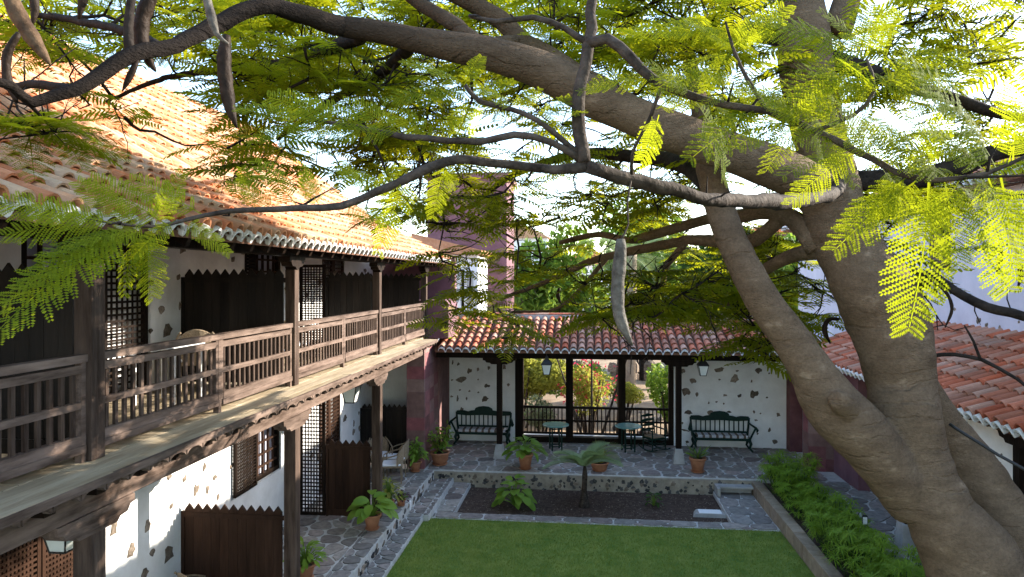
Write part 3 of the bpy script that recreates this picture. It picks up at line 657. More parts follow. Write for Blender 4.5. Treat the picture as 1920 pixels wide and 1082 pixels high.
MB().box(-4.15, 6.3, 20.6, 20.79, 2.68, 2.9).build('rear_beam', 'wood', por)
for k in range(24): MB().bar((-4.0+k*.44, EV+.08, 3.0), (-4.0+k*.44, 20.75, 3.0+.70), .07, .09).build('rafter', 'wood', por)
for x in (-2.38, 2.50):
    co = MB().box(x-.075, x+.075, 18.77, 18.92, .40, 2.62).build('column', 'wood', por, bevel=.008)
    corbel(co, x, 18.845, 2.789, .92, .17, .17, 'X')
    b = MB(); b.prism([(-.16, -.15), (.16, -.15), (.16, .15), (-.16, .15)], lambda p, q: (x+p, 18.845+q, .01), lambda p, q: (x+p*.62, 18.845+q*.62, .405)); b.build('stone_base', 'concrete', co, bevel=.01)
# screen of the three garden openings
jm = []
for x0, x1 in ((-2.15, -1.9), (-.60, -.38), (.98, 1.2), (2.48, 2.62)):
    MB().box(x0, x1, 20.82, 21.05, 0.0, 2.64).build('opening_post', 'wood', por)
MB().box(-2.15, 2.62, 20.84, 21.0, 2.56, 2.662).build('lintel', 'wood', por)
MB().box(-2.15, 2.62, 20.81, 21.1, 0.0, .16).build('sill', 'wood', por)
for x0, x1 in ((-1.9, -.60), (-.38, .98), (1.2, 2.48)):
    b = MB()
    for z0, z1 in ((1.02, 1.09), (.63, .68), (.24, .30)): b.box(x0, x1, 20.89, 20.95, z0, z1)
    r = b.build('garden_railing', 'wood', por); n = 11
    me = MB().box(-.017, .017, 20.90, 20.94, .301, 1.019).mesh('baluster', 'wood')
    for k in range(1, n): link('baluster', me, r, Matrix.Translation((x0+(x1-x0)*k/n, 0, 0)))
MB().box(5.86, 6.2, 20.4, 20.79, 0, 2.9).build('corner_jamb', 'purple', por)
MB().box(-4.68, -4.19, 19.21, 21.1, 0, 3.0).build('left_jamb', 'purple', por)

# ================================================================== RIGHT BUILDING
rb = thing('right_building', 'white house on the right with red tiled lean-to roof and tall upper wall', 'building', (0, 0, 0))
ashlar(rb, 5.75, 6.6, 18.4, 18.9, 0, 2.95, .32, .45, .5)
MB().box(6.36, 6.62, 16.8, 18.39, 0, 2.95).build('purple_wall', 'purple_p', rb)
sw = MB().box(5.95, 6.3, 10.25, 12.9, 0, 3.1).build('front_wall', 'plaster', rb)
stones_px(sw, [(1467, 180, 10, 15), (1510, 250, 12, 30), (1590, 222, 15, 25), (1552, 288, 10, 15), (1672, 317, 20, 25), (1588, 357, 12, 22), (1672, 453, 18, 28), (1780, 455, 15, 30), (1790, 400, 8, 20), (1705, 537, 10, 15), (1745, 670, 15, 25), (1797, 680, 22, 40), (1827, 592, 8, 20)],
          1280, 720, 2.989, lambda u, v: onX(u, v, 5.95), (-1, 0, 0))
gw = wall_cells(MB(), 'X', 7.6, 7.95, -2, 25.5, 0, 7.0, [(13.6, 14.5, .0, 2.3), (15.2, 16.0, 5.2, 6.6), (11.4, 12.2, 5.2, 6.6)]).build('tall_wall', 'plaster_v', rb)  # unseen far end lengthened to keep sun off terrace and bed
stones_px(gw, [(1525, 930, 30, 45), (1585, 965, 18, 35), (1680, 980, 15, 22), (1820, 942, 12, 18), (1690, 95, 25, 22), (1830, 700, 10, 18), (1355, 850, 12, 22), (1430, 780, 15, 18)], 1440, 360, 3.865, lambda u, v: onX(u, v, 7.6), (-1, 0, 0))
for k in range(22): set_stone(gw, (7.6, random.uniform(12.7, 18), random.uniform(.4, 2.8)), (-1, 0, 0), random.uniform(.1, .25), random.uniform(.1, .2), SD)
for y0 in (15.2, 11.4):
    s = MB().box(7.56, 7.62, y0, y0+.8, 5.2, 6.6).build('shutter', 'wood_red', rb)
    for k in range(20): MB().box(7.545, 7.558, y0+.06, y0+.74, 5.26+k*.065, 5.305+k*.065).build('louvre', 'wood_w', s)
MB().box(7.62, 7.7, 13.6, 14.5, 0, 2.3).build('door', 'wood', rb)
for yy in (5.6, 10.05, 13.4):
    co = MB().box(5.87, 6.03, yy-.08, yy+.08, .45, 2.7).build('column', 'wood', rb, bevel=.008); corbel(co, 5.95, yy, 2.92, .9, .22, .2)
    b = MB(); b.prism([(-.17, -.17), (.17, -.17), (.17, .17), (-.17, .17)], lambda p, q: (5.95+p, yy+q, .0), lambda p, q: (5.95+p*.8, yy+q*.8, .455)); b.build('stone_base', 'concrete', co)
MB().box(5.86, 6.04, -1, 10.24, 2.925, 3.08).build('beam', 'wood', rb); MB().box(5.86, 6.04, 12.91, 18.39, 2.925, 3.08).build('beam', 'wood', rb)
u4 = Vector((2.18, 0, .94))
b = MB(); b.prism([(5.47, 3.03), (7.6, 3.03+.94*2.13/2.18), (7.6, 3.6), (5.47, 2.98)], lambda p, q: (p, -1, q), lambda p, q: (p, 18.35, q)); ro = b.build('lean_to_roof', 'pan', rb)
roof(ro, (5.42, -1, 3.04), (0, 1, 0), [(u4, u4.length)], 19.3, 'tile_p', None, 300, key=lambda t: (t[0]-Vector((6.6, 11.5, 3.5))).length)
scallop(ro, (5.41, -1, 3.037), (0, 1, 0), u4, 19.3)
for k in range(44): MB().bar((5.5, -.9+k*.44, 2.99), (7.55, -.9+k*.44, 3.84), .07, .08).build('rafter', 'wood', rb)
u5 = Vector((3.6, 0, 1.32))
b = MB(); b.prism([(7.15, 6.78), (10.75, 8.10), (15, 6.5), (15, 6.3), (7.2, 6.68)], lambda p, q: (p, -2, q), lambda p, q: (p, 25.9, q)); ro = b.build('upper_roof', 'pan', rb)  # lengthened with the wall; ridge lowered to let sun reach the leaves
roof(ro, (7.1, -2, 6.79), (0, 1, 0), [(u5, u5.length)], 27.8, 'tile_p', None, 0)
scallop(ro, (7.09, -2, 6.787), (0, 1, 0), u5, 27.8)
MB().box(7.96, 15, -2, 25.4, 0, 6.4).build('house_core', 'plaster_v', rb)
ch = MB().box(8.3, 9.4, 10.4, 11.6, 7.0, 9.6).build('chimney', 'purple', rb); MB().box(8.22, 9.48, 10.32, 11.68, 9.6, 9.8).build('chimney_cap', 'purple', ch)

# ================================================================== LANTERNS
def lantern(loc, s, rod, label):
    t = thing('lantern', label, 'lantern', loc, 0, 'hanging courtyard lanterns')
    tp, bt, h = .13*s, .075*s, .27*s
    fr = MB()
    for i, j in ((1, 1), (1, -1), (-1, -1), (-1, 1)): fr.bar((i*bt, j*bt, 0), (i*tp, j*tp, h), .014*s, .014*s)
    for q, z in ((bt, 0), (tp, h)):
        for (a, b_) in (((q, q), (q, -q)), ((q, -q), (-q, -q)), ((-q, -q), (-q, q)), ((-q, q), (q, q))): fr.bar((*a, z), (*b_, z), .016*s, .016*s)
    fr.build('frame', 'iron', t)
    for a in range(4):
        b = MB(); c_, s_ = math.cos(a*math.pi/2), math.sin(a*math.pi/2)
        r_ = lambda x, y, z: (x*c_-y*s_, x*s_+y*c_, z)
        b.add([r_(-bt, -bt, 0), r_(bt, -bt, 0), r_(tp, -tp, h), r_(-tp, -tp, h), r_(-bt, -bt+.004, 0), r_(bt, -bt+.004, 0), r_(tp, -tp+.004, h), r_(-tp, -tp+.004, h)],
              [(0, 1, 2, 3), (7, 6, 5, 4), (0, 4, 5, 1), (1, 5, 6, 2), (2, 6, 7, 3), (3, 7, 4, 0)]); b.build('glass_pane', 'milk', t)
    b = MB(); n = 4
    b.lathe([(tp*1.62, h), (tp*1.5, h+.03*s), (tp*.9, h+.11*s), (tp*.45, h+.15*s), (tp*.4, h+.19*s), (.02*s, h+.23*s)], 4)
    cp = b.build('cap', 'iron', t); cp.rotation_euler.z = math.pi/4
    MB().tube([(0, 0, h+.22*s), (0, 0, h+.22*s+rod)], .008, 6).build('rod', 'iron', t)
    return t
lantern(at(1025, 702, 18.4), 1.0, .2, 'black lantern hanging in front of the left garden opening of the portico')
lantern(at(1318, 704, 18.4), 1.0, .2, 'black lantern hanging before the white portico wall above the right bench')
lantern(at(119, 1030, 6.1), 1.0, .12, 'lantern under the near end of the balcony at the lower left corner')
lantern(at(658, 754, 14.3), 1.25, .2, 'pale lantern under the balcony above the ground floor partition')
lantern(at(588, 476, 12.4), 1.2, .08, 'lantern under the balcony roof just right of the second post')
lantern(at(661, 480, 14.3), 1.2, .08, 'lantern under the balcony roof near the third post')

# ================================================================== FURNITURE
def bench(loc, label):
    t = thing('bench', label, 'bench', loc, 0, 'green wooden benches on the terrace'); L = .86
    b = MB(); b.box(-L+.08, L-.08, -.22, -.17, .30, .37); b.box(-L+.08, L-.08, .2, .24, .30, .37); b.box(-L+.06, -L+.12, -.2, .22, .30, .37); b.box(L-.12, L-.06, -.2, .22, .30, .37); b.build('seat_frame', 'green', t, bevel=.006)
    MB().box(-L+.14, L-.14, -.22, .2, .372, .45).build('cushion', 'stripe', t, bevel=.03)
    pr = [(-L, .86), (-L+.03, .92), (-.6, .93), (-.48, .90), (-.38, .93), (-.28, .94), (-.26, 1.0), (-.16, 1.05), (0, 1.07), (.16, 1.05), (.26, 1.0), (.28, .94), (.38, .93), (.48, .90), (.6, .93), (L-.03, .92), (L, .86), (L-.05, .8), (.5, .78), (0, .80), (-.5, .78), (-L+.05, .8)]
    bk = MB(); bk.prism(pr, lambda p, q: (p, .24, q), lambda p, q: (p, .28, q)); bk = bk.build('crest_rail', 'green', t, bevel=.006)
    MB().box(-L+.1, L-.1, .225, .265, .44, .49).build('back_rail', 'green', t)
    for k in range(11): MB().box(-.68+k*.136-.016, -.68+k*.136+.016, .236, .262, .49, .80).build('back_slat', 'green', t)
    for s in (-1, 1):
        MB().tube([(s*(L-.08), .25, .32), (s*(L-.04), .26, .6), (s*(L-.02), .26, .88)], [.035, .03, .03], 8).build('back_post', 'green', t)
        MB().tube([(s*(L-.02), .24, .72), (s*(L+.03), .0, .70), (s*(L+.07), -.2, .68), (s*(L+.1), -.27, .63), (s*(L+.07), -.29, .58)], [.028, .03, .035, .035, .02], 8).build('arm', 'green', t, True)
        MB().tube([(s*(L+.05), -.22, .66), (s*(L-.03), -.21, .5), (s*(L-.1), -.2, .34)], [.03, .028, .03], 8).build('arm_support', 'green', t, True)
        for y in (-.2, .22):
            MB().tube([(s*(L-.12), y, .34), (s*(L-.07), y-.02, .22), (s*(L-.10), y, .1), (s*(L-.05), y-.03, .03), (s*(L-.03), y-.05, .0)], [.045, .045, .032, .03, .035], 8).build('leg', 'green', t, True)
    return t
P = onZ(1352, 842, .02); bench((P.x, 20.42, .02), 'dark green bench with striped cushion below the lantern on the right wall')
P = onZ(900, 838, .02); bench((P.x, 20.42, .02), 'dark green bench with striped cushion half hidden by the left column')
def round_table(loc, label):
    t = thing('round_table', label, 'table', loc, .3, 'green round tables on the terrace')
    MB().lathe([(.36, .70), (.385, .71), (.385, .735), (.37, .742), (.05, .742)], 32).build('table_top', 'tabletop', t)
    for a in range(4):
        x, y = .2*math.cos(a*1.571+.78), .2*math.sin(a*1.571+.78)
        MB().box(x-.02, x+.02, y-.02, y+.02, 0, .70).build('leg', 'green', t)
    q = .2*.707
    for z in (.12, .62):
        for (a, c) in (((-q, -q), (q, -q)), ((q, -q), (q, q)), ((q, q), (-q, q)), ((-q, q), (-q, -q))): MB().bar((*a, z), (*c, z), .025, .03).build('stretcher', 'green', t)
P = onZ(1042, 843, .02); round_table((P.x, P.y, .02), 'round green table in front of the left garden opening')
P = onZ(1178, 846, .02); round_table((P.x, P.y, .02), 'round green table beside the rocking chair')
def rocker(loc, rz):
    t = thing('rocking_chair', 'dark green rocking chair with pale seat pad beside the right table', 'chair', loc, rz)
    for s in (-1, 1):
        MB().tube([(s*.24, -.42+.84*k/8, .03+.10*((k-4)/4)**2) for k in range(9)], .02, 6).build('rocker', 'green', t)
        MB().tube([(s*.24, -.22, .05), (s*.24, -.22, .62)], .02, 6).build('front_post', 'green', t)
        MB().tube([(s*.22, .2, .05), (s*.22, .22, .45), (s*.22, .3, 1.02), (s*.22, .305, 1.06)], [.02, .02, .018, .01], 6).build('back_post', 'green', t)
        MB().tube([(s*.24, .24, .64), (s*.25, -.28, .62)], .022, 6).build('arm', 'green', t)
    for z, y in ((.55, .235), (.68, .25), (.82, .272), (.95, .29)):
        MB().prism([(-.21, z), (-.1, z-.01), (.1, z-.01), (.21, z), (.2, z+.05), (0, z+.075), (-.2, z+.05)], lambda p, q: (p, y, q), lambda p, q: (p, y+.015, q)).build('back_slat', 'green', t)
    MB().box(-.23, .23, -.23, .22, .36, .40).build('seat', 'green', t); MB().box(-.21, .21, -.22, .2, .402, .455).build('seat_pad', 'block', t, bevel=.025)
    for z in (.14, .25):
        for e in (((-.24, -.22, z), (.24, -.22, z)), ((-.22, .2, z), (.22, .2, z)), ((-.24, -.22, z+.03), (-.22, .2, z+.03)), ((.24, -.22, z+.03), (.22, .2, z+.03))): MB().bar(*e, .02, .02).build('stretcher', 'green', t)
P = onZ(1226, 845, .02); rocker((P.x, P.y, .02), R(35))
def wicker(loc, rz, label):
    t = thing('wicker_chair', label, 'chair', loc, rz, 'wicker armchairs')
    # faces -y
    b = MB(); n = 14; vs = []
    for j in range(n+1):
        a = math.pi*(.12+.76*j/n); top = .62+.26*math.sin(math.pi*j/n)**.6
        x, y = -.27*math.cos(a), .02+.24*math.sin(a)
        for (r_, z) in ((1, .42), (1.06, top), (1.0, top+.01), (.94, .42)): vs.append((x*r_, y*r_, z))
    fs = [(j*4+k, j*4+(k+1) % 4, (j+1)*4+(k+1) % 4, (j+1)*4+k) for j in range(n) for k in range(4)]; b.add(vs, fs); b.build('backrest', 'wicker', t)
    for s in (-1, 1):
        MB().tube([(s*.24, -.24, .0), (s*.26, -.25, .45), (s*.28, -.24, .60), (s*.29, -.1, .66), (s*.28, .12, .72), (s*.2, .24, .84)], .017, 6).build('arm', 'wicker', t, True)
        MB().tube([(s*.2, .22, 0), (s*.21, .2, .45)], .017, 6).build('rear_leg', 'wicker', t)
    MB().box(-.25, .25, -.26, .22, .39, .43).build('seat', 'wicker', t, bevel=.01)
    MB().box(-.235, .235, -.25, .2, .432, .48).build('cushion', 'white', t, bevel=.02)
    return t
P = onZ(744, 905, 0); wicker((P.x-.1, P.y, .02), R(-78), 'wicker chair with white cushion nearest the path, back turned to the lawn')
P = onZ(752, 893, 0); wicker((P.x-.1, P.y+.1, .02), R(-84), 'second wicker chair with white cushion, just behind the nearest one')
P = onZ(716, 893, 0); wicker((P.x-.15, P.y+.3, .02), R(30), 'wicker armchair in the shadow behind the two white cushioned chairs')
wicker((-5.45, 9.15, .02), R(150), 'wicker chair whose back just shows at the bottom left edge')
wicker((-5.35, 9.0, GF), R(200), 'wicker chair on the balcony behind the railing')
wicker((-5.0, 11.2, GF), R(160), 'wicker chair with white cushion beyond the second balcony post')
wt = thing('white_table', 'small white table on the balcony beside the lattice door', 'table', (-5.3, 8.2, GF))
MB().box(-.3, .3, -.35, .35, .7, .73).build('table_top', 'whitep', wt, bevel=.008)
for i in (-1, 1):
    for j in (-1, 1): MB().box(i*.26-.02, i*.26+.02, j*.3-.02, j*.3+.02, 0, .7).build('leg', 'whitep', wt)
lt = thing('step_light', 'small white light fitting on the edge of the left walkway', 'light', tuple(onX(768, 948, -3.92)))
MB().box(-.01, .03, -.06, .06, -.1, .1).build('body', 'whitep', lt, bevel=.008)
sg = thing('plant_label', 'little white plant label on a dark stake at the hedge', 'sign', tuple(onX(1622, 985, 5.15)))
MB().tube([(0, 0, -.35), (0, 0, .0)], .008, 6).build('stake', 'iron', sg)
b = MB(); b.prism([(-.05, 0), (.05, 0), (.05, .16), (.03, .19), (-.03, .19), (-.05, .16)], lambda p, q: (p, 0, q), lambda p, q: (p, .012, q)); b.build('backing', 'iron', sg)
MB().box(-.038, .038, -.004, -.001, .015, .15).build('plate', 'whitep', sg)

# ================================================================== PLANTS
def leaf_mesh(name, m, L=1.0, W=.5, fold=.12, droop=.25):
    b = MB(); vs = []; n = 6
    for i in range(n+1):
        t = i/n; wd = W/2*math.sin(math.pi*min(1, t*.93+.05))**.75*(1 if t < .97 else 0.05); z = -droop*t*t
        vs += [(-wd, t*L, z+fold*wd*2), (0, t*L, z), (wd, t*L, z+fold*wd*2)]
    fs = []
    for i in range(n):
        for k in range(2): fs.append((i*3+k, i*3+k+1, i*3+k+4, i*3+k+3))
    b.add(vs, fs); return b.mesh(name, m, True)
def orient(P, d, up, s):
    y = Vector(d).normalized(); up = Vector(up); x = y.cross(up)
    x = x.normalized() if x.length > 1e-4 else Vector((1, 0, 0)); z = x.cross(y)
    return Matrix(((x.x*s, y.x*s, z.x*s, P[0]), (x.y*s, y.y*s, z.y*s, P[1]), (x.z*s, y.z*s, z.z*s, P[2]), (0, 0, 0, 1)))
LM = {k: leaf_mesh('leaf', k, 1, .62) for k in ('leaf_p', 'leaf_d', 'leaf_y', 'leaf_v')}
LN = {k: leaf_mesh('leaf', k, 1, .36, .1, .2) for k in ('leaf_p', 'leaf_d', 'leaf_y', 'leaf_v')}
def pot(t, r, h, saucer=True, bowl=False):
    prof = [(r*.62, .02), (r*.93, h*.82), (r*.93, h*.84), (r*1.03, h*.85), (r*1.04, h), (r*.93, h), (r*.9, h*.88), (.02, h*.86)]
    if bowl: prof = [(r*.6, .02), (r*.85, h*.35), (r*.98, h*.8), (r*1.08, h*.88), (r*1.08, h), (r*.96, h), (r*.9, h*.85), (.02, h*.84)]
    MB().lathe(prof, 26).build('pot', 'terra', t, True)
    MB().lathe([(r*.88, h*.865), (.01, h*.9)], 16).build('potting_soil', 'soil', t)
    if saucer: MB().lathe([(r*.7, 0), (r*.86, .035), (r*.84, .04), (r*.5, .02)], 24).build('saucer', 'terra', t, True)
def leafy(t, z0, n, spread, hgt, size, mesh, seed=1, stems=True):
    rg = random.Random(seed); sb = MB()
    for k in range(n):
        a = k*2.4+rg.uniform(-.4, .4); q = math.sqrt((k+.5)/n); r_ = spread*q*.75; z = z0+hgt*(1-.75*q*q)*rg.uniform(.75, 1.05)
        P = Vector((r_*math.cos(a), r_*math.sin(a), z)); d = Vector((math.cos(a), math.sin(a), .55-1.0*q+rg.uniform(-.25, .25)))
        s = size*rg.uniform(.7, 1.15)
        link('leaf', mesh, t, orient(P, d, Vector((rg.uniform(-.5, .5), rg.uniform(-.6, .1), 1)), s))
        if stems: sb.tube([(0, 0, z0), (P.x*.4, P.y*.4, z0+(z-z0)*.6), P], [.009, .007, .005], 4)
    if stems: sb.build('stems', 'leaf_p', t)
def potted(u, v, label, r, h, kindf, bowl=False, z=0.02, name='potted_plant'):
    t = thing(name, label, 'potted plant', tuple(onZ(u, v, z)), random.uniform(0, 6)); pot(t, r, h, True, bowl); kindf(t, h*.86); return t
potted(985, 879, 'broad leaved plant in a terracotta pot left of the small palm, on the terrace', .2, .40, lambda t, z: leafy(t, z, 38, .52, .44, .33, LM['leaf_p'], 3))
def shrub(t, z):
    rg = random.Random(4); sb = MB()
    for k in range(9):
        a = k*.7; e = Vector((.26*math.cos(a), .26*math.sin(a), z+.35+.35*rg.random())); sb.tube([(0, 0, z-.05), e*.5+Vector((0, 0, z*.5)), e], [.012, .009, .005], 5)
        for j in range(20):
            q = rg.uniform(.25, 1.15); P = Vector((e.x*q, e.y*q, z+(e.z-z)*q))+Vector((rg.gauss(0, .05), rg.gauss(0, .05), rg.gauss(0, .05)))
            link('leaf', LN['leaf_p' if rg.random() < .7 else 'leaf_y'], t, orient(P, (rg.gauss(0, 1), rg.gauss(0, 1), rg.gauss(0, .5)), (rg.gauss(0, .5), rg.gauss(0, .5), 1), rg.uniform(.12, .21)))
    sb.build('stems', 'bark_d', t)
potted(825, 871, 'shrub in a wide terracotta bowl beside the purple pier', .24, .34, shrub, True)
def aloe(t, z):
    rg = random.Random(2)
    for k in range(26):
        a = k*2.4; e = .3+1.0*(1-k/26); d = Vector((math.cos(a), math.sin(a), .5+1.4*k/26)).normalized(); L = rg.uniform(.4, .58)
        side = d.cross(Vector((0, 0, 1))).normalized(); o = Vector((0, 0, z))
        pts = [o+d*L*q+Vector((0, 0, -.10*q*q)) for q in (0, .35, .7, 1)]
        MB().tube(pts, [.03, .025, .015, .002], 6).build('leaf', 'leaf_g' if k % 3 else 'leaf_p', t, True)
potted(1308, 885, 'spiky aloe in a terracotta pot in front of the right bench', .21, .38, aloe)
def grassy(t, z):
    rg = random.Random(6); V = []; n = 220
    b = MB()
    for k in range(n):
        a = rg.uniform(0, 6.283); d = Vector((math.cos(a), math.sin(a), 0)); L = rg.uniform(.35, .62); sp = rg.uniform(.15, .9); sd = Vector((-d.y, d.x, 0))*.009
        p = [Vector((0, 0, z))+d*.05+d*(L*sp*q)+Vector((0, 0, L*(1.25-sp*.5)*q-.55*sp*L*q*q)) for q in (0, .5, 1)]
        b.add([p[0]-sd, p[0]+sd, p[1]+sd, p[1]-sd, p[2]], [(0, 1, 2, 3), (3, 2, 4)])
    kind(b.build('leaf_tuft', 'leaf_y', t), 'stuff')
potted(1124, 882, 'yellow green tufted plant in a low pot right behind the small palm', .23, .22, grassy, True)
potted(698, 992, 'plant with large round leaves in a pot on the edge of the left walkway', .17, .30, lambda t, z: leafy(t, z, 28, .40, .42, .30, LM['leaf_p'], 9))
potted(728, 957, 'pale variegated plant just behind the round leaved pot on the left walkway', .13, .22, lambda t, z: leafy(t, z, 70, .34, .55, .15, LN['leaf_y'], 10))
potted(752, 948, 'small purple leaved plant at the edge of the left walkway', .1, .14, lambda t, z: leafy(t, z, 50, .24, .22, .11, LN['leaf_v'], 12))
potted(779, 884, 'trailing green plant in a pot at the foot of the purple pier', .15, .26, lambda t, z: leafy(t, z, 80, .3, .6, .17, LN['leaf_p'], 14))
P = at(572, 1075, 11.3)
t = thing('potted_plant', 'glossy dark leaved plant at the bottom edge beside the brown partition', 'potted plant', (P.x, P.y, .02)); pot(t, .17, .26); leafy(t, .22, 60, .36, .42, .16, LN['leaf_p'], 15)
# plants in the bed
P = onZ(965, 950, -.40); t = thing('leafy_plant', 'broad leaved green plant in the planting bed left of the small palm', 'plant', tuple(P)); leafy(t, .02, 40, .46, .68, .27, LM['leaf_p'], 21)
P = onZ(1226, 950, -.40); t = thing('leafy_plant', 'small dark seedling in the planting bed right of the small palm', 'plant', tuple(P)); leafy(t, .02, 14, .2, .34, .15, LM['leaf_d'], 22)
def palm_frond(m, L=1.0, n=38, name='frond'):
    b = MB(); pts = []
    for i in range(n+1):
        t = i/n; pts.append(Vector((0, L*t*(1-.12*t), .12*t-.52*L*t*t)))
    b.tube(pts, [.012*(1-.8*i/n)+.002 for i in range(n+1)], 4)
    for i in range(4, n+1):
        t = i/n; w_ = .36*L*math.sin(math.pi*(.2+.72*t))
        for s in (-1, 1):
            d = Vector((s*.75, .62+.3*t, .22-.25*t)).normalized(); e = pts[i]+d*w_+Vector((0, 0, -.10*w_)); sd = Vector((0, .019, 0))
            mid = pts[i]+d*w_*.55; b.add([pts[i]-sd*.6, pts[i]+sd*.6, mid+sd, mid-sd, e], [(0, 1, 2, 3), (3, 2, 4)])
    return b.mesh(name, m)
P = onZ(1095, 950, -.40)
t = thing('small_palm', 'young palm with arching fronds in the middle of the planting bed', 'palm', tuple(P))
MB().tube([(0, 0, -.02), (0, 0, .06), (.01, 0, .16), (0, 0, .32), (.01, 0, .48), (.02, 0, .75), (.02, 0, .98)], [.14, .13, .095, .07, .06, .065, .03], 14).build('trunk', 'bark_l', t, True)
for k in range(9): MB().lathe([(.125-.008*k, .02+.045*k), (.135-.008*k, .035+.045*k), (.122-.008*k, .05+.045*k)], 14, closed=False).build('trunk_ring', 'bark_l', t) if k < 7 else None
pf = palm_frond('leaf_palm', .95)
for k in range(11):
    a = k*2.4+.4; link('frond', pf, t, orient((.02, 0, .95), (math.cos(a), math.sin(a), .35+.5*(k % 3)), (0, 0, 1), random.uniform(.85, 1.15)))
# feathery hedge in the planter
def feather_proto(seed):
    rg = random.Random(seed); b = MB(); stems = MB()
    for k in range(26):
        a = rg.uniform(0, 6.283); r_ = .36*math.sqrt(rg.random()); h = rg.uniform(.28, .62)*(1-.5*r_); c = Vector((r_*math.cos(a), r_*math.sin(a), h)); stems.tube([(c.x*.3, c.y*.3, -.05), c], .006, 4)
        n = 22
        for j in range(n):
            q = 6.283*j/n+rg.uniform(-.2, .2); L = rg.uniform(.10, .2); d = Vector((math.cos(q), math.sin(q), rg.uniform(-.25, .55))); sd = Vector((-d.y, d.x, 0)).normalized()*.0075
            mid = c+d*L*.55; e = c+d*L+Vector((0, 0, -.05)); b.add([c-sd*.5, c+sd*.5, mid+sd, mid-sd, e], [(0, 1, 2, 3), (3, 2, 4)])
    return b.mesh('feathery_leaves', 'leaf_f'), stems.mesh('stems', 'leaf_d')
FP = [feather_proto(k) for k in range(4)]
rg = random.Random(31); yy = 8.2
while yy < 17.5:
    for xx in (4.55, 4.95):
        if yy > 16.2 and False: continue
        t = thing('hedge_plant', 'feathery green plant in the hedge row between the kerb and the right walkway', 'plant', (xx+rg.uniform(-.08, .08), yy+rg.uniform(-.12, .12), -.06), rg.uniform(0, 6), 'feathery plants of the planter hedge')
        me = rg.choice(FP); s = rg.uniform(.8, 1.35) if yy < 16 else rg.uniform(1.2, 1.5); t.scale = (s, s, s*rg.uniform(.9, 1.15)); kind(link('feathery_leaves', me[0], t), 'stuff'); link('stems', me[1], t)
    yy += .52
# ================================================================== GARDEN BEYOND AND BACKDROP
def bush(name, label, cat, c, rad, n, m, size, seed, stems=5, extra=None, base=None, group=None):
    rg = np.random.RandomState(seed); c = np.array(c, float); z0 = base if base is not None else GH(c[0], c[1])
    t = thing(name, label, cat, (c[0], c[1], z0), 0, group)
    def cloud(n, m, nm, rr, lo=.35):
        # lumpy: leaves gather round several sub centres
        k = 14; sub = rg.normal(size=(k, 3)); sub /= np.linalg.norm(sub, axis=1)[:, None]; sub *= rg.uniform(.3, .75, (k, 1))
        w_ = rg.randint(0, k, n); d = rg.normal(size=(n, 3)); d /= np.linalg.norm(d, axis=1)[:, None]
        p = (sub[w_]+d*rg.uniform(lo, 1, (n, 1))**.5*.42)*np.array(rr)+np.array([0, 0, c[2]-z0])
        a = rg.normal(size=(n, 3)); a /= np.linalg.norm(a, axis=1)[:, None]; b_ = np.cross(a, rg.normal(size=(n, 3))); b_ /= np.linalg.norm(b_, axis=1)[:, None]
        s = size*rg.uniform(.6, 1.2, (n, 1)); V = np.stack([p-a*s, p+b_*s*.45, p+a*s, p-b_*s*.45], 1).reshape(-1, 3)
        kind(link(nm, np_mesh(nm, V, np.arange(4*n).reshape(-1, 4), m), t), 'stuff')
    cloud(n, m, 'foliage', rad)
    if extra: cloud(extra[1], extra[0], 'flowers', extra[2], .6)
    sb = MB()
    for k in range(stems):
        a = 6.283*k/stems; e = ((rad[0]*.5)*math.cos(a), (rad[1]*.5)*math.sin(a), c[2]-z0+rad[2]*.2); sb.tube([(e[0]*.15, e[1]*.15, -.05), (e[0]*.6, e[1]*.5, e[2]*.55), e], [.05, .035, .015], 6)
    sb.build('stems', 'bark_l', t); return t
bush('hedge_bush', 'big yellow green bush seen through the left garden opening', 'bush', (-2.4, 25.4, 1.45), (2.3, 1.0, 1.0), 9000, 'leaf_y', .10, 1)
bush('grey_shrub', 'low grey green shrub behind the left opening railing', 'bush', (-1.5, 23.6, .35), (.75, .6, .6), 2200, 'leaf_g', .055, 2)
bush('bougainvillea', 'bougainvillea with crimson flowers in the middle garden opening', 'bush', (.1, 24.0, 1.25), (1.05, .8, 1.1), 2600, 'leaf_y', .07, 3, 9, ('flower', 420, (1.15, .85, 1.25)))
bush('garden_shrub', 'dark green leafy shrub at the right edge of the right garden opening', 'bush', (2.85, 23.6, 1.25), (.85, .8, 1.35), 3000, 'leaf_p', .085, 4)
bush('climbing_plant', 'leafy creeper hanging along the top of the garden openings', 'creeper', (.2, 22.6, 2.75), (2.6, .4, .38), 1500, 'leaf_d', .06, 5, 4)
bush('garden_shrub', 'low green bush behind the bougainvillea', 'bush', (-.3, 27.0, .9), (1.3, .8, 1.0), 3600, 'leaf_p', .09, 6)
bush('garden_shrub', 'small yellow green bush at the foot of the palm trunk', 'bush', (1.6, 27.5, .45), (.9, .7, .6), 2000, 'leaf_y', .07, 7)
bush('garden_shrub', 'dark green bush at the far left of the left garden opening', 'bush', (-3.6, 27.5, 1.3), (1.6, .9, 1.5), 3600, 'leaf_p', .09, 8)
t = thing('agave', 'bright green agave rosette behind the left garden railing', 'plant', (-2.55, 23.2, GH(-2.5, 23.2)+.5))
for k in range(26):
    a = k*2.4; link('leaf', LN['leaf_p'], t, orient((0, 0, .1), (math.cos(a), math.sin(a), .2+1.3*k/26), (0, 0, 1), .62))
MB().tube([(0, 0, -.6), (0, 0, .15)], .06, 8).build('stem', 'bark_l', t)
tp = thing('palm_trunk', 'thick sunlit palm trunk in the right garden opening', 'palm', (1.95, 30.5, GH(1.9, 30.5)))
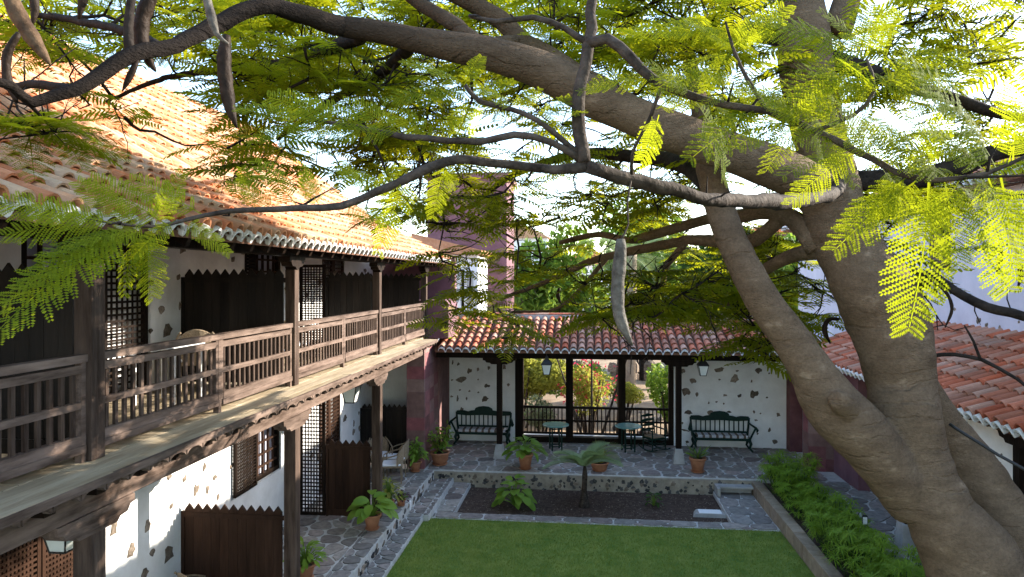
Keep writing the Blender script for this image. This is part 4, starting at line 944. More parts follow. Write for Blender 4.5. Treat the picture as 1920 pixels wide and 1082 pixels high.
MB().tube([(0, 0, -.1), (0, 0, 1), (.05, 0, 3), (.1, 0, 6.5)], [.27, .24, .22, .2], 14).build('trunk', 'block', tp, True)
pf2 = palm_frond('leaf_palm', 2.6, 34)
for k in range(22):
    a = k*2.4; link('frond', pf2, tp, orient((.1, 0, 6.4), (math.cos(a), math.sin(a), .9-.08*k+.1), (0, 0, 1), 1))
ts = thing('slim_tree', 'slim pale tree trunk standing beside the bougainvillea', 'tree', (1.25, 25.4, GH(1.2, 25.4)))
MB().tube([(0, 0, -.1), (.03, 0, 1), (-.03, 0, 2.2), (.05, 0, 3.6)], [.15, .12, .11, .07], 10).build('trunk', 'bark_l', ts, True)
for k in range(40):
    P = (random.uniform(-3.4, 4.5), random.uniform(21.9, 29.5), 0); s = random.uniform(.12, .4)
    if k % 3 == 0: P = (random.uniform(-3.3, -.8), 22.6+random.uniform(-.2, .3), 0)
    o = link('garden_rock', random.choice(SD if k % 2 else SP), None, Matrix.Translation((P[0], P[1], GH(P[0], P[1])))@Matrix.Diagonal((s*1.2, s, s*.5, 1)))
    tag(o, 'rough rock lying on the garden soil beyond the portico', 'rock', 'rocks of the garden beyond')
wl = thing('garden_wall', 'low sunlit stone wall far back in the garden', 'wall', (2, 35, 0))
for k in range(60):
    s = random.uniform(.35, .6); link('stone', random.choice(SP), wl, Matrix.Translation((-12+k % 30*.95+random.uniform(-.1, .1), random.uniform(-.2, .2), .0+.42*(k//30)))@Matrix.Diagonal((s*1.5, s, s*.8, 1)))
# tower, white house and far houses
tw = thing('purple_tower', 'plum coloured tower behind the end of the gallery', 'tower', (-4.2, 28, GH(-5, 28)))
MB().box(-2.1, 1.1, -1.2, 1.6, 0, 9.5).build('wall', 'purple_p', tw); MB().box(-2.22, 1.22, -1.32, 1.72, 9.5, 9.7).build('cornice', 'purple_p', tw)
MB().box(.3, .8, -1.23, -1.19, 7.6, 8.8).build('window', 'wood', tw)
wh = thing('white_house', 'narrow sunlit white house beside the plum coloured tower', 'house', (-4.35, 23.8, GH(-4, 23.8)))
w0 = wall_cells(MB(), 'Y', -.3, 0, -1.6, .62, 0, 6.5, [(.02, .14, 4.4, 5.9), (.24, .46, 4.4, 5.9)]).build('wall', 'plaster', wh); MB().box(-1.6, .62, .002, 2.0, 0, 6.4).build('rear_wall', 'plaster', wh)
MB().box(.02, .14, -.15, -.1, 4.4, 5.9).build('window', 'wood', wh); MB().box(.24, .46, -.33, -.302, 4.4, 5.9).build('shutter', 'concrete', wh)
b = MB(); b.prism([(-1.7, 6.45), (.78, 6.45), (.78, 6.6), (-1.7, 7.2)], lambda p, q: (p, -.5, q), lambda p, q: (p, 2.1, q)); b.build('roof', 'tile_g', wh)
for (x, yy, w_, d_, h, m, lab) in ((-5.2, 52, 4.6, 5, 8.2, 'plaster', 'pale far house with balcony rails seen through the branches'), (.5, 60, 6, 6, 6.4, 'plaster', 'low white far house right of the pale one'), (9.5, 40, 3.0, 4, 6.0, 'plaster', 'white far house behind the tree fork'), (16, 55, 7, 6, 8.5, 'purple', 'reddish far house behind the right roof')):
    hs = thing('far_house', lab, 'house', (x, yy, GH(x, yy))); MB().box(-w_/2, w_/2, 0, d_, 0, h).build('wall', m, hs)
    b = MB(); b.prism([(-w_/2-.2, h), (w_/2+.2, h), (0, h+1.3)], lambda p, q: (p, -.3, q), lambda p, q: (p, d_+.2, q)); b.build('roof', 'tile_g', hs)
    for i in range(3):
        for z in (1.2, 4.0):
            if z+1.4 < h:
                f = MB().box(-w_/2+w_*(i+.5)/3-.45, -w_/2+w_*(i+.5)/3+.45, -.05, .02, z, z+1.5).build('window', 'wood', hs); MB().box(-w_/2+w_*(i+.5)/3-.36, -w_/2+w_*(i+.5)/3+.36, -.06, -.051, z+.1, z+1.4).build('pane', 'iron', f)
def bg_tree(x, yy, h, rad, m, seed, lab, size=.2, n=8000):
    z0 = GH(x, yy); t = bush('garden_tree', lab, 'tree', (x, yy, z0+h), rad, n, m, size, seed, 6, group='trees behind the portico')
    MB().tube([(0, 0, -.1), (.05, 0, h*.4), (0, 0, h*.9)], [.22, .17, .08], 9).build('trunk', 'bark_d', t)
bg_tree(-1.7, 33, 5.6, (2.8, 2, 3.0), 'leaf_p', 41, 'leafy garden tree right of the plum tower')
bg_tree(3.0, 37, 6.8, (3.8, 2.4, 3.6), 'leaf_p', 42, 'mid green garden tree behind the middle of the portico roof')
bg_tree(6.4, 31, 5.4, (2.4, 1.8, 3.2), 'leaf_d', 43, 'dark evergreen garden tree left of the tree fork')
bg_tree(10.5, 34, 5.4, (3.4, 2.4, 3.2), 'leaf_p', 44, 'broad garden tree behind the leaning trunk')
bg_tree(-12, 60, 4, (6, 3, 3), 'leaf_d', 45, 'far dark tree beyond the gallery roof', .3)
bg_tree(26, 70, 4, (12, 4, 4), 'leaf_d', 46, 'far wide tree on the right horizon', .4)
bg_tree(6, 80, 3, (14, 4, 3), 'leaf_g', 47, 'hazy grey green far trees on the horizon', .4)

# ================================================================== THE FLAME TREE
tb = at(2010, 1640, 5.3)
tree = thing('flame_tree', 'large leaning flame tree with smooth brown trunk and feathery leaves over the courtyard', 'tree', (0, 0, 0))
def spline(cp, step=.07):
    P = [at(u, v, D) for u, v, D, r in cp]; Rr = [r*D/F for u, v, D, r in cp]; out = []; rr = []
    for i in range(len(P)-1):
        p0, p1, p2, p3 = P[max(i-1, 0)], P[i], P[i+1], P[min(i+2, len(P)-1)]; n = max(2, int((p2-p1).length/step))
        for k in range(n):
            t = k/n; out.append(.5*((2*p1)+(p2-p0)*t+(2*p0-5*p1+4*p2-p3)*t*t+(3*p1-p0-3*p2+p3)*t**3)); rr.append(Rr[i]+(Rr[i+1]-Rr[i])*t)
    out.append(P[-1]); rr.append(Rr[-1]); return out, rr
SK = []   # skeleton points that twigs may grow from
rgn = random.Random(17)
def limb(cp, m='bark', n=10, name='limb', skel=True, wob=.03, step=.07, parent=None):
    pts, rr = spline(cp, step)
    a = rgn.uniform(0, 6); rr = [r*(1+wob*1.6*math.sin(i*.31+a)+wob*math.sin(i*.73+a*2)) for i, r in enumerate(rr)]
    if len(pts) > 4 and max(rr) < .08:
        pts = [p+Vector((rgn.gauss(0, 1), rgn.gauss(0, 1), rgn.gauss(0, 1)))*min(.004, rr[i]*.15) for i, p in enumerate(pts)]
    o = MB().tube(pts, rr, n).build(name, m, parent or tree, True)
    if skel: SK.extend((p, r) for p, r in zip(pts, rr))
    return o
TR = [(2010, 1640, 5.3, 150), (1900, 1300, 5.4, 115), (1836, 1082, 5.5, 86), (1762, 960, 5.6, 62), (1714, 860, 5.7, 61), (1697, 780, 5.7, 61), (1690, 720, 5.8, 60), (1680, 660, 5.8, 66), (1664, 600, 5.9, 73), (1636, 540, 5.9, 68), (1600, 480, 6.0, 60), (1568, 410, 6.1, 59), (1558, 340, 6.2, 48), (1532, 240, 6.3, 46), (1513, 140, 6.3, 48), (1508, 60, 6.4, 46), (1495, -40, 6.5, 38), (1480, -160, 6.7, 28)]
pts, rr = spline(TR, .05)
def trunk_mesh(pts, rr, n=40):
    b = MB(); b.tube(pts, rr, n); from mathutils import noise
    nv = []
    for i, v in enumerate(b.v):
        c = pts[i//n]; d = Vector(v)-c; r = d.length
        f = 1+.07*noise.noise(Vector(v)*2.2)+.03*noise.noise(Vector(v)*6)+.034*math.sin(c.z*34+3*noise.noise(Vector(v)*2.5))*max(0, noise.noise(Vector((c.z*1.7, 3, 1)))+.35)
        nv.append(tuple(c+d*f))
    b.v = nv; return b
TB = trunk_mesh(pts, rr)
SK += [(p, r) for p, r in zip(pts, rr) if p.z > 6.2]
def big(cp, name='limb'):
    p, r = spline(cp, .05); q = trunk_mesh(p, r, 28); TB.add(q.v, q.f); SK.extend((a, b) for a, b in zip(p, r) if a.z > 5.9)
big([(1712, 950, 5.68, 42), (1662, 872, 5.58, 50), (1608, 808, 5.5, 55), (1562, 762, 5.48, 53), (1520, 694, 5.5, 40), (1480, 632, 5.55, 34), (1428, 560, 5.6, 32), (1386, 480, 5.7, 29), (1356, 410, 5.85, 27), (1338, 350, 6.0, 25), (1322, 280, 6.3, 22), (1312, 200, 6.6, 17), (1292, 110, 7.0, 12), (1270, 40, 7.3, 8)])
big([(1560, 400, 6.15, 40), (1520, 352, 6.0, 42), (1460, 318, 5.8, 40), (1380, 288, 5.55, 38), (1300, 262, 5.38, 37), (1210, 226, 5.2, 37), (1120, 186, 5.1, 37), (1010, 130, 5.0, 34), (930, 104, 4.9, 31), (860, 90, 4.85, 29), (780, 75, 4.8, 24), (700, 58, 4.75, 21), (640, 50, 4.7, 19)])
big([(1668, 604, 5.85, 42), (1706, 600, 5.78, 40), (1736, 598, 5.74, 27), (1744, 598, 5.73, 8)], 'burl')
big([(1722, 690, 6.0, 18), (1752, 775, 6.1, 36), (1800, 850, 6.15, 46), (1870, 960, 6.0, 56), (1950, 1090, 5.9, 70), (2050, 1400, 5.7, 95)], 'rear_stem')
big([(1592, 768, 5.28, 24), (1574, 752, 5.2, 21), (1566, 748, 5.17, 14)], 'branch_scar')
to = TB.build('trunk', 'bark', tree, True)
rm = to.modifiers.new('union', 'REMESH'); rm.mode = 'VOXEL'; rm.voxel_size = .016; rm.use_smooth_shade = True
sm = to.modifiers.new('soften', 'SMOOTH'); sm.factor = .5; sm.iterations = 2
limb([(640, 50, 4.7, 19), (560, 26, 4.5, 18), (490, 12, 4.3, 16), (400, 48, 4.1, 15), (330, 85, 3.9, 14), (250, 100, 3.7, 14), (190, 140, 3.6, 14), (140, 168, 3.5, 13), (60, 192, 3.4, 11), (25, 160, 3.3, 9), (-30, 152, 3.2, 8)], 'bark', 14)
limb([(1190, 210, 5.3, 22), (1130, 165, 5.35, 22), (1087, 143, 5.4, 21), (1023, 103, 5.45, 19), (975, 76, 5.5, 18), (940, 38, 5.5, 17), (870, 0, 5.5, 15), (800, -30, 5.5, 12)])
limb([(975, 78, 5.5, 13), (935, 80, 5.3, 12), (885, 103, 5.1, 13)]); limb([(893, 77, 4.95, 14), (833, 33, 5.1, 13), (787, 7, 5.3, 12), (740, -30, 5.5, 9)])
limb([(1570, 60, 6.4, 26), (1600, -40, 6.5, 22), (1630, -150, 6.7, 15)])
limb([(1560, 115, 6.3, 20), (1600, 125, 6.2, 16), (1690, 155, 6.1, 15), (1790, 186, 6.1, 12), (1880, 215, 6.1, 9), (1960, 225, 6.2, 6)], 'bark_d')
limb([(1590, 340, 6.3, 20), (1720, 335, 6.2, 20), (1800, 312, 6.1, 19), (1870, 285, 6.0, 17), (1960, 275, 5.9, 13)], 'bark_d')
limb([(1600, 410, 6.1, 14), (1650, 402, 6.1, 10), (1709, 394, 6.1, 9), (1800, 372, 6.2, 7), (1930, 368, 6.3, 5)], 'bark_d')
limb([(1690, 545, 5.9, 14), (1712, 538, 5.8, 9), (1740, 530, 5.7, 8), (1750, 516, 5.7, 8), (1790, 545, 5.6, 8), (1850, 575, 5.4, 9), (1920, 592, 5.2, 9), (1990, 620, 5, 9)], 'bark_d', 8)
limb([(1745, 515, 5.7, 6), (1700, 505, 5.8, 4), (1650, 500, 6.0, 4)], 'bark_d', 6)
limb([(1735, 668, 5.8, 4), (1790, 665, 5.7, 3.5), (1840, 675, 5.6, 3.5), (1890, 700, 5.5, 3), (1940, 735, 5.4, 3)], 'bark_d', 6, skel=False); limb([(1838, 675, 5.6, 3), (1825, 640, 5.6, 2.5), (1808, 610, 5.6, 1.5)], 'bark_d', 6, skel=False)
limb([(1780, 795, 5.8, 3), (1850, 840, 5.6, 3), (1930, 885, 5.4, 3)], 'iron', 6, 'dead_twig', False)
limb([(1535, 465, 6.1, 24), (1500, 422, 6.2, 20), (1470, 402, 6.4, 17), (1430, 396, 6.6, 15), (1390, 405, 6.9, 13), (1340, 408, 7.3, 11), (1225, 440, 8.0, 9), (1180, 450, 8.4, 7), (1120, 440, 9, 6), (1050, 455, 9.6, 4)])
limb([(1470, 405, 6.4, 15), (1440, 432, 6.6, 14), (1415, 450, 6.8, 13), (1390, 454, 7.0, 12), (1330, 452, 7.4, 11), (1290, 450, 7.7, 10), (1232, 462, 8.1, 9), (1180, 472, 8.6, 8), (1108, 490, 9.3, 7), (1060, 512, 9.8, 6), (1015, 532, 10.3, 5), (940, 560, 10.8, 3)])
limb([(1540, 470, 6.1, 18), (1490, 478, 6.4, 13), (1440, 502, 6.8, 11), (1425, 516, 7, 10), (1385, 558, 7.4, 8), (1340, 570, 7.8, 6), (1270, 560, 8.3, 4), (1200, 580, 8.8, 3)])
limb([(1290, 450, 7.7, 7), (1250, 500, 8, 6), (1240, 540, 8.2, 5), (1210, 560, 8.4, 4)], n=8); limb([(1140, 482, 9.0, 5), (1090, 540, 9.2, 4), (1040, 580, 9.5, 3), (960, 585, 10, 2.5)], n=7)
limb([(1505, 80, 6.5, 22), (1400, 60, 7.4, 17), (1280, 80, 8.6, 13), (1150, 100, 10, 9), (1020, 150, 11.3, 6), (900, 190, 12.2, 4)], 'bark_d')
limb([(1500, 0, 6.5, 20), (1380, -60, 7, 15), (1200, -90, 7.8, 12), (1000, -90, 8.4, 9), (780, -70, 8.8, 7), (600, -20, 8.8, 5)], 'bark_d')
limb([(1345, 370, 5.95, 16), (1310, 330, 6.5, 17), (1270, 305, 7.2, 16), (1200, 295, 8, 13), (1080, 290, 9, 9), (960, 330, 10, 6), (880, 390, 10.6, 4)], 'bark_d')
limb([(700, 58, 4.75, 15), (620, 90, 5.3, 12), (520, 120, 6, 9), (420, 130, 6.6, 7), (300, 150, 7, 5), (200, 190, 7.2, 3)], 'bark_d'); limb([(780, 76, 4.8, 14), (700, 150, 5.6, 9), (620, 190, 6.3, 7), (520, 260, 7, 4)], 'bark_d')
limb([(300, 88, 3.82, 10), (240, 60, 4.2, 9), (150, 40, 4.6, 7), (60, 30, 5, 5), (-40, 60, 5.3, 3)], 'bark_d'); limb([(245, 100, 3.7, 9), (240, 50, 3.7, 8), (250, -20, 3.7, 7)], 'bark_d')
limb([(140, 168, 3.5, 8), (80, 158, 3.6, 8), (20, 162, 3.7, 7)], 'bark_d')
# near branches in front
limb([(1575, 330, 6.1, 12), (1570, 356, 5.6, 12), (1535, 370, 4.9, 13), (1480, 378, 4.3, 14), (1410, 377, 3.8, 14), (1330, 374, 3.4, 13), (1240, 350, 3.2, 13), (1160, 332, 3.1, 13), (1100, 314, 3.0, 12)], 'bark_l')
limb([(1100, 314, 3.0, 12), (1040, 318, 3.0, 9), (960, 309, 3.0, 9), (880, 300, 2.95, 9), (840, 304, 2.95, 9), (790, 322, 2.9, 9), (740, 345, 2.9, 8), (680, 372, 2.85, 7), (640, 386, 2.8, 7), (560, 390, 2.75, 6), (430, 396, 2.7, 5), (350, 412, 2.65, 4), (290, 425, 2.6, 3.5), (225, 420, 2.55, 2.5), (160, 410, 2.5, 1.5)], 'bark_l')
limb([(1096, 305, 3.0, 12), (1086, 250, 3.0, 12), (1085, 190, 3.0, 12), (1095, 130, 3.0, 11), (1104, 80, 3.0, 11), (1110, 20, 3.0, 10), (1116, -40, 3.0, 9)], 'bark_l')
limb([(1088, 300, 3.0, 8), (1035, 266, 2.95, 7), (965, 253, 2.9, 7), (900, 266, 2.9, 6), (840, 262, 2.9, 6), (760, 256, 2.9, 6), (700, 245, 2.9, 5), (640, 234, 2.9, 4), (580, 225, 2.9, 2)], 'bark_l', 8); limb([(1088, 290, 3.0, 6), (1010, 226, 2.95, 5), (960, 206, 2.95, 5), (900, 190, 2.95, 5), (872, 160, 2.95, 4)], 'bark_l', 8)
limb([(1100, 82, 3.0, 10), (1140, 74, 2.95, 10), (1180, 108, 2.9, 10), (1222, 148, 2.85, 9), (1270, 170, 2.8, 8), (1330, 190, 2.75, 7), (1440, 210, 2.65, 7), (1530, 245, 2.6, 7), (1640, 300, 2.5, 6), (1700, 330, 2.45, 6), (1760, 338, 2.4, 5), (1850, 325, 2.35, 4), (1930, 290, 2.3, 3)], 'bark_l', 8)
limb([(1098, 78, 3.0, 7), (1060, 52, 3.0, 6), (1000, 32, 3.0, 6), (930, 40, 3, 5), (880, 30, 3, 4)], 'bark_l', 8)
limb([(1440, 210, 2.65, 4), (1402, 150, 2.7, 4), (1375, 92, 2.7, 3), (1360, 40, 2.7, 2)], 'bark_l', 7); limb([(1530, 245, 2.6, 4), (1600, 215, 2.6, 4), (1640, 170, 2.6, 3), (1625, 110, 2.6, 2.5)], 'bark_l', 7)
limb([(1240, 160, 2.82, 4), (1222, 215, 2.85, 4), (1200, 255, 2.9, 3), (1185, 290, 2.95, 3), (1185, 325, 3.05, 4)], 'bark_l', 7)
# ---- fronds
def frond_hi(seed, pairs=13, lf=11):
    rg = random.Random(seed); V = []; Fs = []
    def quad(a, b, c, d): o = len(V); V.extend((a, b, c, d)); Fs.append((o, o+1, o+2, o+3))
    pos = lambda t: Vector((0, t, -.22*t*t))
    for i in range(8):
        a, b = pos(i/8), pos((i+1)/8); w_ = .008*(1-.6*i/8); quad(a+Vector((-w_, 0, .002)), a+Vector((w_, 0, .002)), b+Vector((w_*.9, 0, .002)), b+Vector((-w_*.9, 0, .002)))
    for i in range(pairs):
        t = .16+.84*i/(pairs-1); p = pos(t); L = .27*math.sin(math.pi*(.22+.66*t))**.8*rg.uniform(.9, 1.08)
        for s in (-1, 1):
            if rg.random() < .05: continue
            dr = rg.uniform(.1, .5); f = rg.uniform(.25, .5)+.35*t; d = Vector((s, f, -.05-dr*.3)).normalized(); sd = Vector((-d.y, d.x, 0)).normalized(); up = d.cross(sd)
            for k in range(lf):
                q = (k+.7)/lf; c = p+d*L*q+Vector((0, 0, -dr*.35*L*q*q)); l_ = .036*math.sin(math.pi*(.2+.7*q))**.6; w_ = L/lf*.58
                for e in (-1, 1):
                    v = (sd*e*.9+d*.35+up*rg.uniform(-.15, .25)).normalized(); m_ = c+v*l_*.5
                    quad(c-d*w_*.3, m_-d*w_, c+v*l_, m_+d*w_)
    return np.array([tuple(v) for v in V]), np.array(Fs)
def frond_lo(seed, pairs=11):
    rg = random.Random(seed); V = []; Fs = []
    def quad(a, b, c, d): o = len(V); V.extend((a, b, c, d)); Fs.append((o, o+1, o+2, o+3))
    pos = lambda t: Vector((0, t, -.25*t*t))
    a, b = pos(0), pos(.95); w_ = .008; quad(a+Vector((-w_, 0, 0)), a+Vector((w_, 0, 0)), b+Vector((w_, 0, 0)), b+Vector((-w_, 0, 0)))
    for i in range(pairs):
        t = .15+.85*i/(pairs-1); p = pos(t); L = .28*math.sin(math.pi*(.22+.66*t))**.8*rg.uniform(.85, 1.1)
        for s in (-1, 1):
            d = Vector((s, rg.uniform(.25, .5)+.35*t, -.05-rg.uniform(0, .2))).normalized(); sd = Vector((-d.y, d.x, rg.uniform(-.2, .2))).normalized()*.031
            m_ = p+d*L*.5; e = p+d*L+Vector((0, 0, -.14*L))
            quad(p-sd*.5, p+sd*.5, m_+sd, m_-sd); quad(m_-sd, m_+sd, e+sd*.45, e-sd*.45)
    return np.array([tuple(v) for v in V]), np.array(Fs)
FR = []   # (base, direction, up, length, near and in the sunlit leaf colour)
rg = random.Random(99)
def fr_px(u0, v0, D0, u1, v1, D1, young=True):  # young stands for near fronds given the sunlit leaf colour
    a, b = at(u0, v0, D0), at(u1, v1, D1); d = b-a; L = d.length*1.06
    up = Vector((rg.uniform(-.4, .4), -.75+rg.uniform(-.3, .3), .75)); d = d+Vector((0, 0, .16*L)); FR.append((a, d.normalized(), up, L, True))
NEAR = [(225, 418, 2.55, 20, 440, 2.4), (170, 410, 2.5, -10, 385, 2.4), (260, 425, 2.6, 150, 350, 2.5), (270, 425, 2.6, 120, 500, 2.4), (240, 436, 2.55, 0, 605, 2.2), (235, 432, 2.52, 60, 520, 2.3), (215, 420, 2.5, 60, 400, 2.4), (255, 436, 2.55, 40, 555, 2.3), (285, 430, 2.6, 272, 545, 2.5), (262, 432, 2.6, 222, 535, 2.5), (290, 425, 2.6, 330, 330, 2.6), (340, 412, 2.65, 420, 470, 2.7), (330, 412, 2.6, 250, 480, 2.5), (380, 403, 2.7, 250, 345, 2.6), (310, 420, 2.6, 170, 350, 2.5), (280, 428, 2.6, 180, 455, 2.45), (240, 430, 2.5, 90, 470, 2.35),
 (875, 163, 2.95, 770, 112, 2.9), (880, 168, 2.95, 800, 190, 2.85), (870, 160, 2.95, 905, 105, 3), (860, 170, 2.95, 740, 185, 2.85), (890, 182, 2.95, 960, 150, 3), (900, 190, 2.95, 840, 235, 2.9), (760, 256, 2.9, 650, 195, 2.85), (740, 252, 2.9, 620, 255, 2.8), (700, 245, 2.9, 560, 200, 2.85), (640, 235, 2.9, 500, 185, 2.9), (650, 238, 2.9, 540, 265, 2.8), (580, 225, 2.9, 450, 200, 2.85), (590, 228, 2.9, 480, 260, 2.8), (760, 330, 2.9, 700, 385, 2.9), (700, 362, 2.9, 750, 310, 2.95), (690, 370, 2.85, 640, 305, 2.85), (830, 304, 2.95, 850, 350, 2.95), (560, 390, 2.75, 480, 305, 2.75), (480, 393, 2.72, 450, 320, 2.7), (600, 388, 2.78, 560, 330, 2.8), (720, 350, 2.9, 640, 330, 2.85), (820, 262, 2.9, 730, 215, 2.9), (840, 262, 2.9, 880, 215, 2.95), (960, 206, 2.95, 1010, 165, 3.0), (965, 206, 2.95, 900, 160, 2.9), (640, 386, 2.8, 720, 420, 2.8), (520, 392, 2.75, 430, 350, 2.7), (1005, 225, 2.95, 1075, 175, 3),
 (1222, 150, 2.85, 1105, 165, 2.8), (1228, 205, 2.85, 1310, 190, 2.8), (1222, 215, 2.85, 1225, 275, 2.8), (1375, 95, 2.7, 1290, 30, 2.65), (1370, 90, 2.7, 1455, 45, 2.6), (1375, 92, 2.7, 1330, 160, 2.65), (1365, 60, 2.7, 1250, 60, 2.65), (1395, 130, 2.7, 1470, 110, 2.6), (1410, 160, 2.7, 1320, 140, 2.6), (1480, 225, 2.62, 1390, 275, 2.55), (1500, 232, 2.62, 1420, 165, 2.55), (1560, 258, 2.57, 1450, 185, 2.5), (1600, 280, 2.53, 1490, 320, 2.45), (1640, 300, 2.5, 1555, 195, 2.4), (1690, 325, 2.46, 1600, 185, 2.4), (1700, 330, 2.45, 1785, 225, 2.4), (1760, 338, 2.4, 1690, 235, 2.35), (1780, 336, 2.4, 1630, 265, 2.35), (1850, 325, 2.35, 1715, 205, 2.25), (1860, 322, 2.35, 1800, 195, 2.25), (1890, 308, 2.32, 1930, 200, 2.3), (1700, 333, 2.45, 1610, 425, 2.4), (1725, 336, 2.43, 1650, 405, 2.4), (1770, 338, 2.4, 1800, 485, 2.3), (1790, 336, 2.38, 1860, 445, 2.3), (1820, 332, 2.36, 1915, 420, 2.25), (1850, 326, 2.35, 1905, 500, 2.25), (1745, 338, 2.41, 1735, 440, 2.35), (1800, 335, 2.38, 1760, 430, 2.3), (1630, 112, 2.6, 1800, 105, 2.5), (1625, 110, 2.6, 1440, 45, 2.55), (1628, 115, 2.6, 1500, 170, 2.5), (1640, 160, 2.6, 1830, 125, 2.5), (1635, 150, 2.6, 1760, 200, 2.5), (1640, 180, 2.6, 1530, 130, 2.5), (1600, 215, 2.6, 1690, 270, 2.5), (1625, 105, 2.6, 1690, 20, 2.6), (1622, 100, 2.6, 1560, 20, 2.55), (1530, 245, 2.6, 1600, 330, 2.5), (1660, 310, 2.48, 1700, 400, 2.4), (1480, 222, 2.6, 1560, 160, 2.5), (1300, 182, 2.78, 1230, 120, 2.7), (1320, 188, 2.75, 1390, 240, 2.7), (1420, 206, 2.67, 1340, 250, 2.6)]
for a in NEAR: fr_px(*a)
for a in NEAR:
    if rg.random() < (.9 if a[0] > 1200 else .15):
        dx, dy, ex, ey = rg.gauss(0, 14), rg.gauss(0, 8), rg.gauss(0, 45), rg.gauss(10, 35); fr_px(a[0]+dx, a[1]+dy*.3, a[2]+.02, a[3]+ex, a[4]+ey, a[5]+rg.uniform(-.1, .25))
CELLS = [(-60, 420, -70, 60, 26, 4.5, 8.5), (-40, 420, 60, 190, 16, 5, 8), (60, 430, 190, 330, 7, 5.5, 7.5), (-20, 110, 190, 280, 4, 4, 5),
 (420, 800, -80, 120, 46, 5, 10), (420, 800, 110, 290, 46, 5, 9.5), (430, 760, 290, 370, 8, 5, 8), (800, 1200, -80, 140, 60, 5.4, 10.5), (700, 1250, 120, 330, 96, 5.6, 10.5),
 (820, 1300, 330, 480, 100, 6.5, 10.5), (850, 1340, 470, 600, 100, 6.5, 10.5), (820, 1000, 540, 640, 16, 7.5, 10.5), (1200, 1500, -80, 150, 46, 5, 9.5), (1200, 1500, 150, 360, 54, 6.3, 10), (1300, 1540, 380, 620, 64, 7.0, 10),
 (1550, 1960, -80, 120, 40, 5, 10.5), (1580, 1960, 90, 330, 34, 5.5, 10), (1620, 1900, 330, 520, 16, 6, 8.5), (1340, 1480, 600, 680, 5, 7, 8.5),
 (660, 870, 250, 420, 44, 5.5, 8.5), (980, 1320, 290, 430, 60, 7.5, 11), (1150, 1480, 140, 300, 30, 7, 10.5), (420, 900, 0, 150, 30, 6, 10), (860, 1000, 380, 560, 22, 8, 11)]
SOFT = 19
CL = []
for ci, (a0, a1, b0, b1, n, d0, d1) in enumerate(CELLS):
    for k in range(n):
        P = at(rg.uniform(a0, a1), rg.uniform(b0, b1), rg.uniform(d0, d1))
        if P.x < -3.6 and P.z < 5.7+.62*(-3.85-P.x)+.25: continue
        if P.x > 6.8 and P.z < 8.6: P.x = rg.uniform(5.4, 6.7)
        if P.x > 5.2 and P.z < 4.6: continue
        t_ = P.x+4; ys, zs = P.y-.52*t_, P.z-.43*t_
        if 2.9 < zs < 5.5 and t_ > 0 and rg.random() < (.95 if 7.8 < ys < 19 and zs < 4.9 else .8 if 7.8 < ys < 19 else .7 if 4 < ys <= 7.8 else 0): continue
        CL.append(P)
SKA = np.array([tuple(p) for p, r in SK]); SKR = [r for p, r in SK]
def nearest(P): d = ((SKA-np.array(P))**2).sum(1); return d
ordc = sorted(CL, key=lambda P: nearest(P).min())
tw_b = MB(); extra = []
for P in ordc:
    A = SKA if not extra else np.concatenate([SKA, np.array(extra)])
    dd = ((A-np.array(P))**2).sum(1); i = int(dd.argmin()); S = Vector(A[i]); L = (P-S).length
    n = max(3, int(L/.16)); pts = []; side = Vector((rg.gauss(0, 1), rg.gauss(0, 1), rg.gauss(0, .6)))*.12*L
    for k in range(n+1):
        t = k/n; pts.append(S.lerp(P, t)+side*math.sin(math.pi*t)+Vector((rg.gauss(0, 1), rg.gauss(0, 1), rg.gauss(0, 1)))*(.018 if 0 < k < n else 0))
    r0 = min(.034, .010+.011*L); tw_b.tube(pts, [r0+(.0045-r0)*k/n for k in range(n+1)], 5)
    extra += [tuple(p) for p in pts[1::2]]
    # short bare spurs
    for k in range(5):
        q = rg.choice(pts[1:]); e = q+Vector((rg.gauss(0, .15), rg.gauss(0, .15), rg.gauss(.02, .11))); tw_b.tube([q, (q+e)/2+Vector((rg.gauss(0, .015), 0, rg.gauss(0, .015))), e], [.006, .0045, .002], 4)
    az = rg.uniform(0, 6.28); m = rg.randint(6, 9)
    for k in range(m):
        a = az+6.283*k/m+rg.uniform(-.3, .3); q = pts[-1] if k % 3 else pts[-1-(k % 2)]
        FR.append((q, Vector((math.cos(a), math.sin(a), rg.uniform(-.25, .35))).normalized(), Vector((rg.gauss(0, .3), rg.gauss(-.1, .3), 1)), rg.uniform(.34, .52), False))
for k in range(420):   # sprays of thin bare twigs through the crown
    P = rg.choice(extra); q = Vector(P); d = Vector((rg.gauss(0, 1), rg.gauss(0, 1), rg.gauss(.1, .6))).normalized()
    pts = [q]
    for j in range(rg.randint(4, 7)):
        d = (d+Vector((rg.gauss(0, .4), rg.gauss(0, .4), rg.gauss(0, .35)))).normalized(); q = q+d*rg.uniform(.07, .14); pts.append(q)
        if rg.random() < .55:
            e = q+(d+Vector((rg.gauss(0, .8), rg.gauss(0, .8), rg.gauss(0, .7)))).normalized()*rg.uniform(.08, .2); tw_b.tube([q, e], [.0055, .003], 4)
    tw_b.tube(pts, [.010+(.003-.010)*j/(len(pts)-1) for j in range(len(pts))], 4)
for k in range(150):   # bare spurs along the near grey branches
    i = rg.randrange(len(SK)); p, r = SK[i]
    if r < .045 and p.length < 9:
        e = p+Vector((rg.gauss(0, .08), rg.gauss(0, .08), rg.gauss(.02, .08))); tw_b.tube([p, (p+e)/2+Vector((rg.gauss(0, .012), 0, rg.gauss(0, .012))), e], [.006, .005, .002], 5)
kind(tw_b.build('twigs', 'bark_d', tree, True), 'stuff')
camv = Vector((0, 0, CZ))
FR.sort(key=lambda f: -(f[3]/max(.5, (f[0]-camv).length))*(3 if f[4] else 1))
HI = []
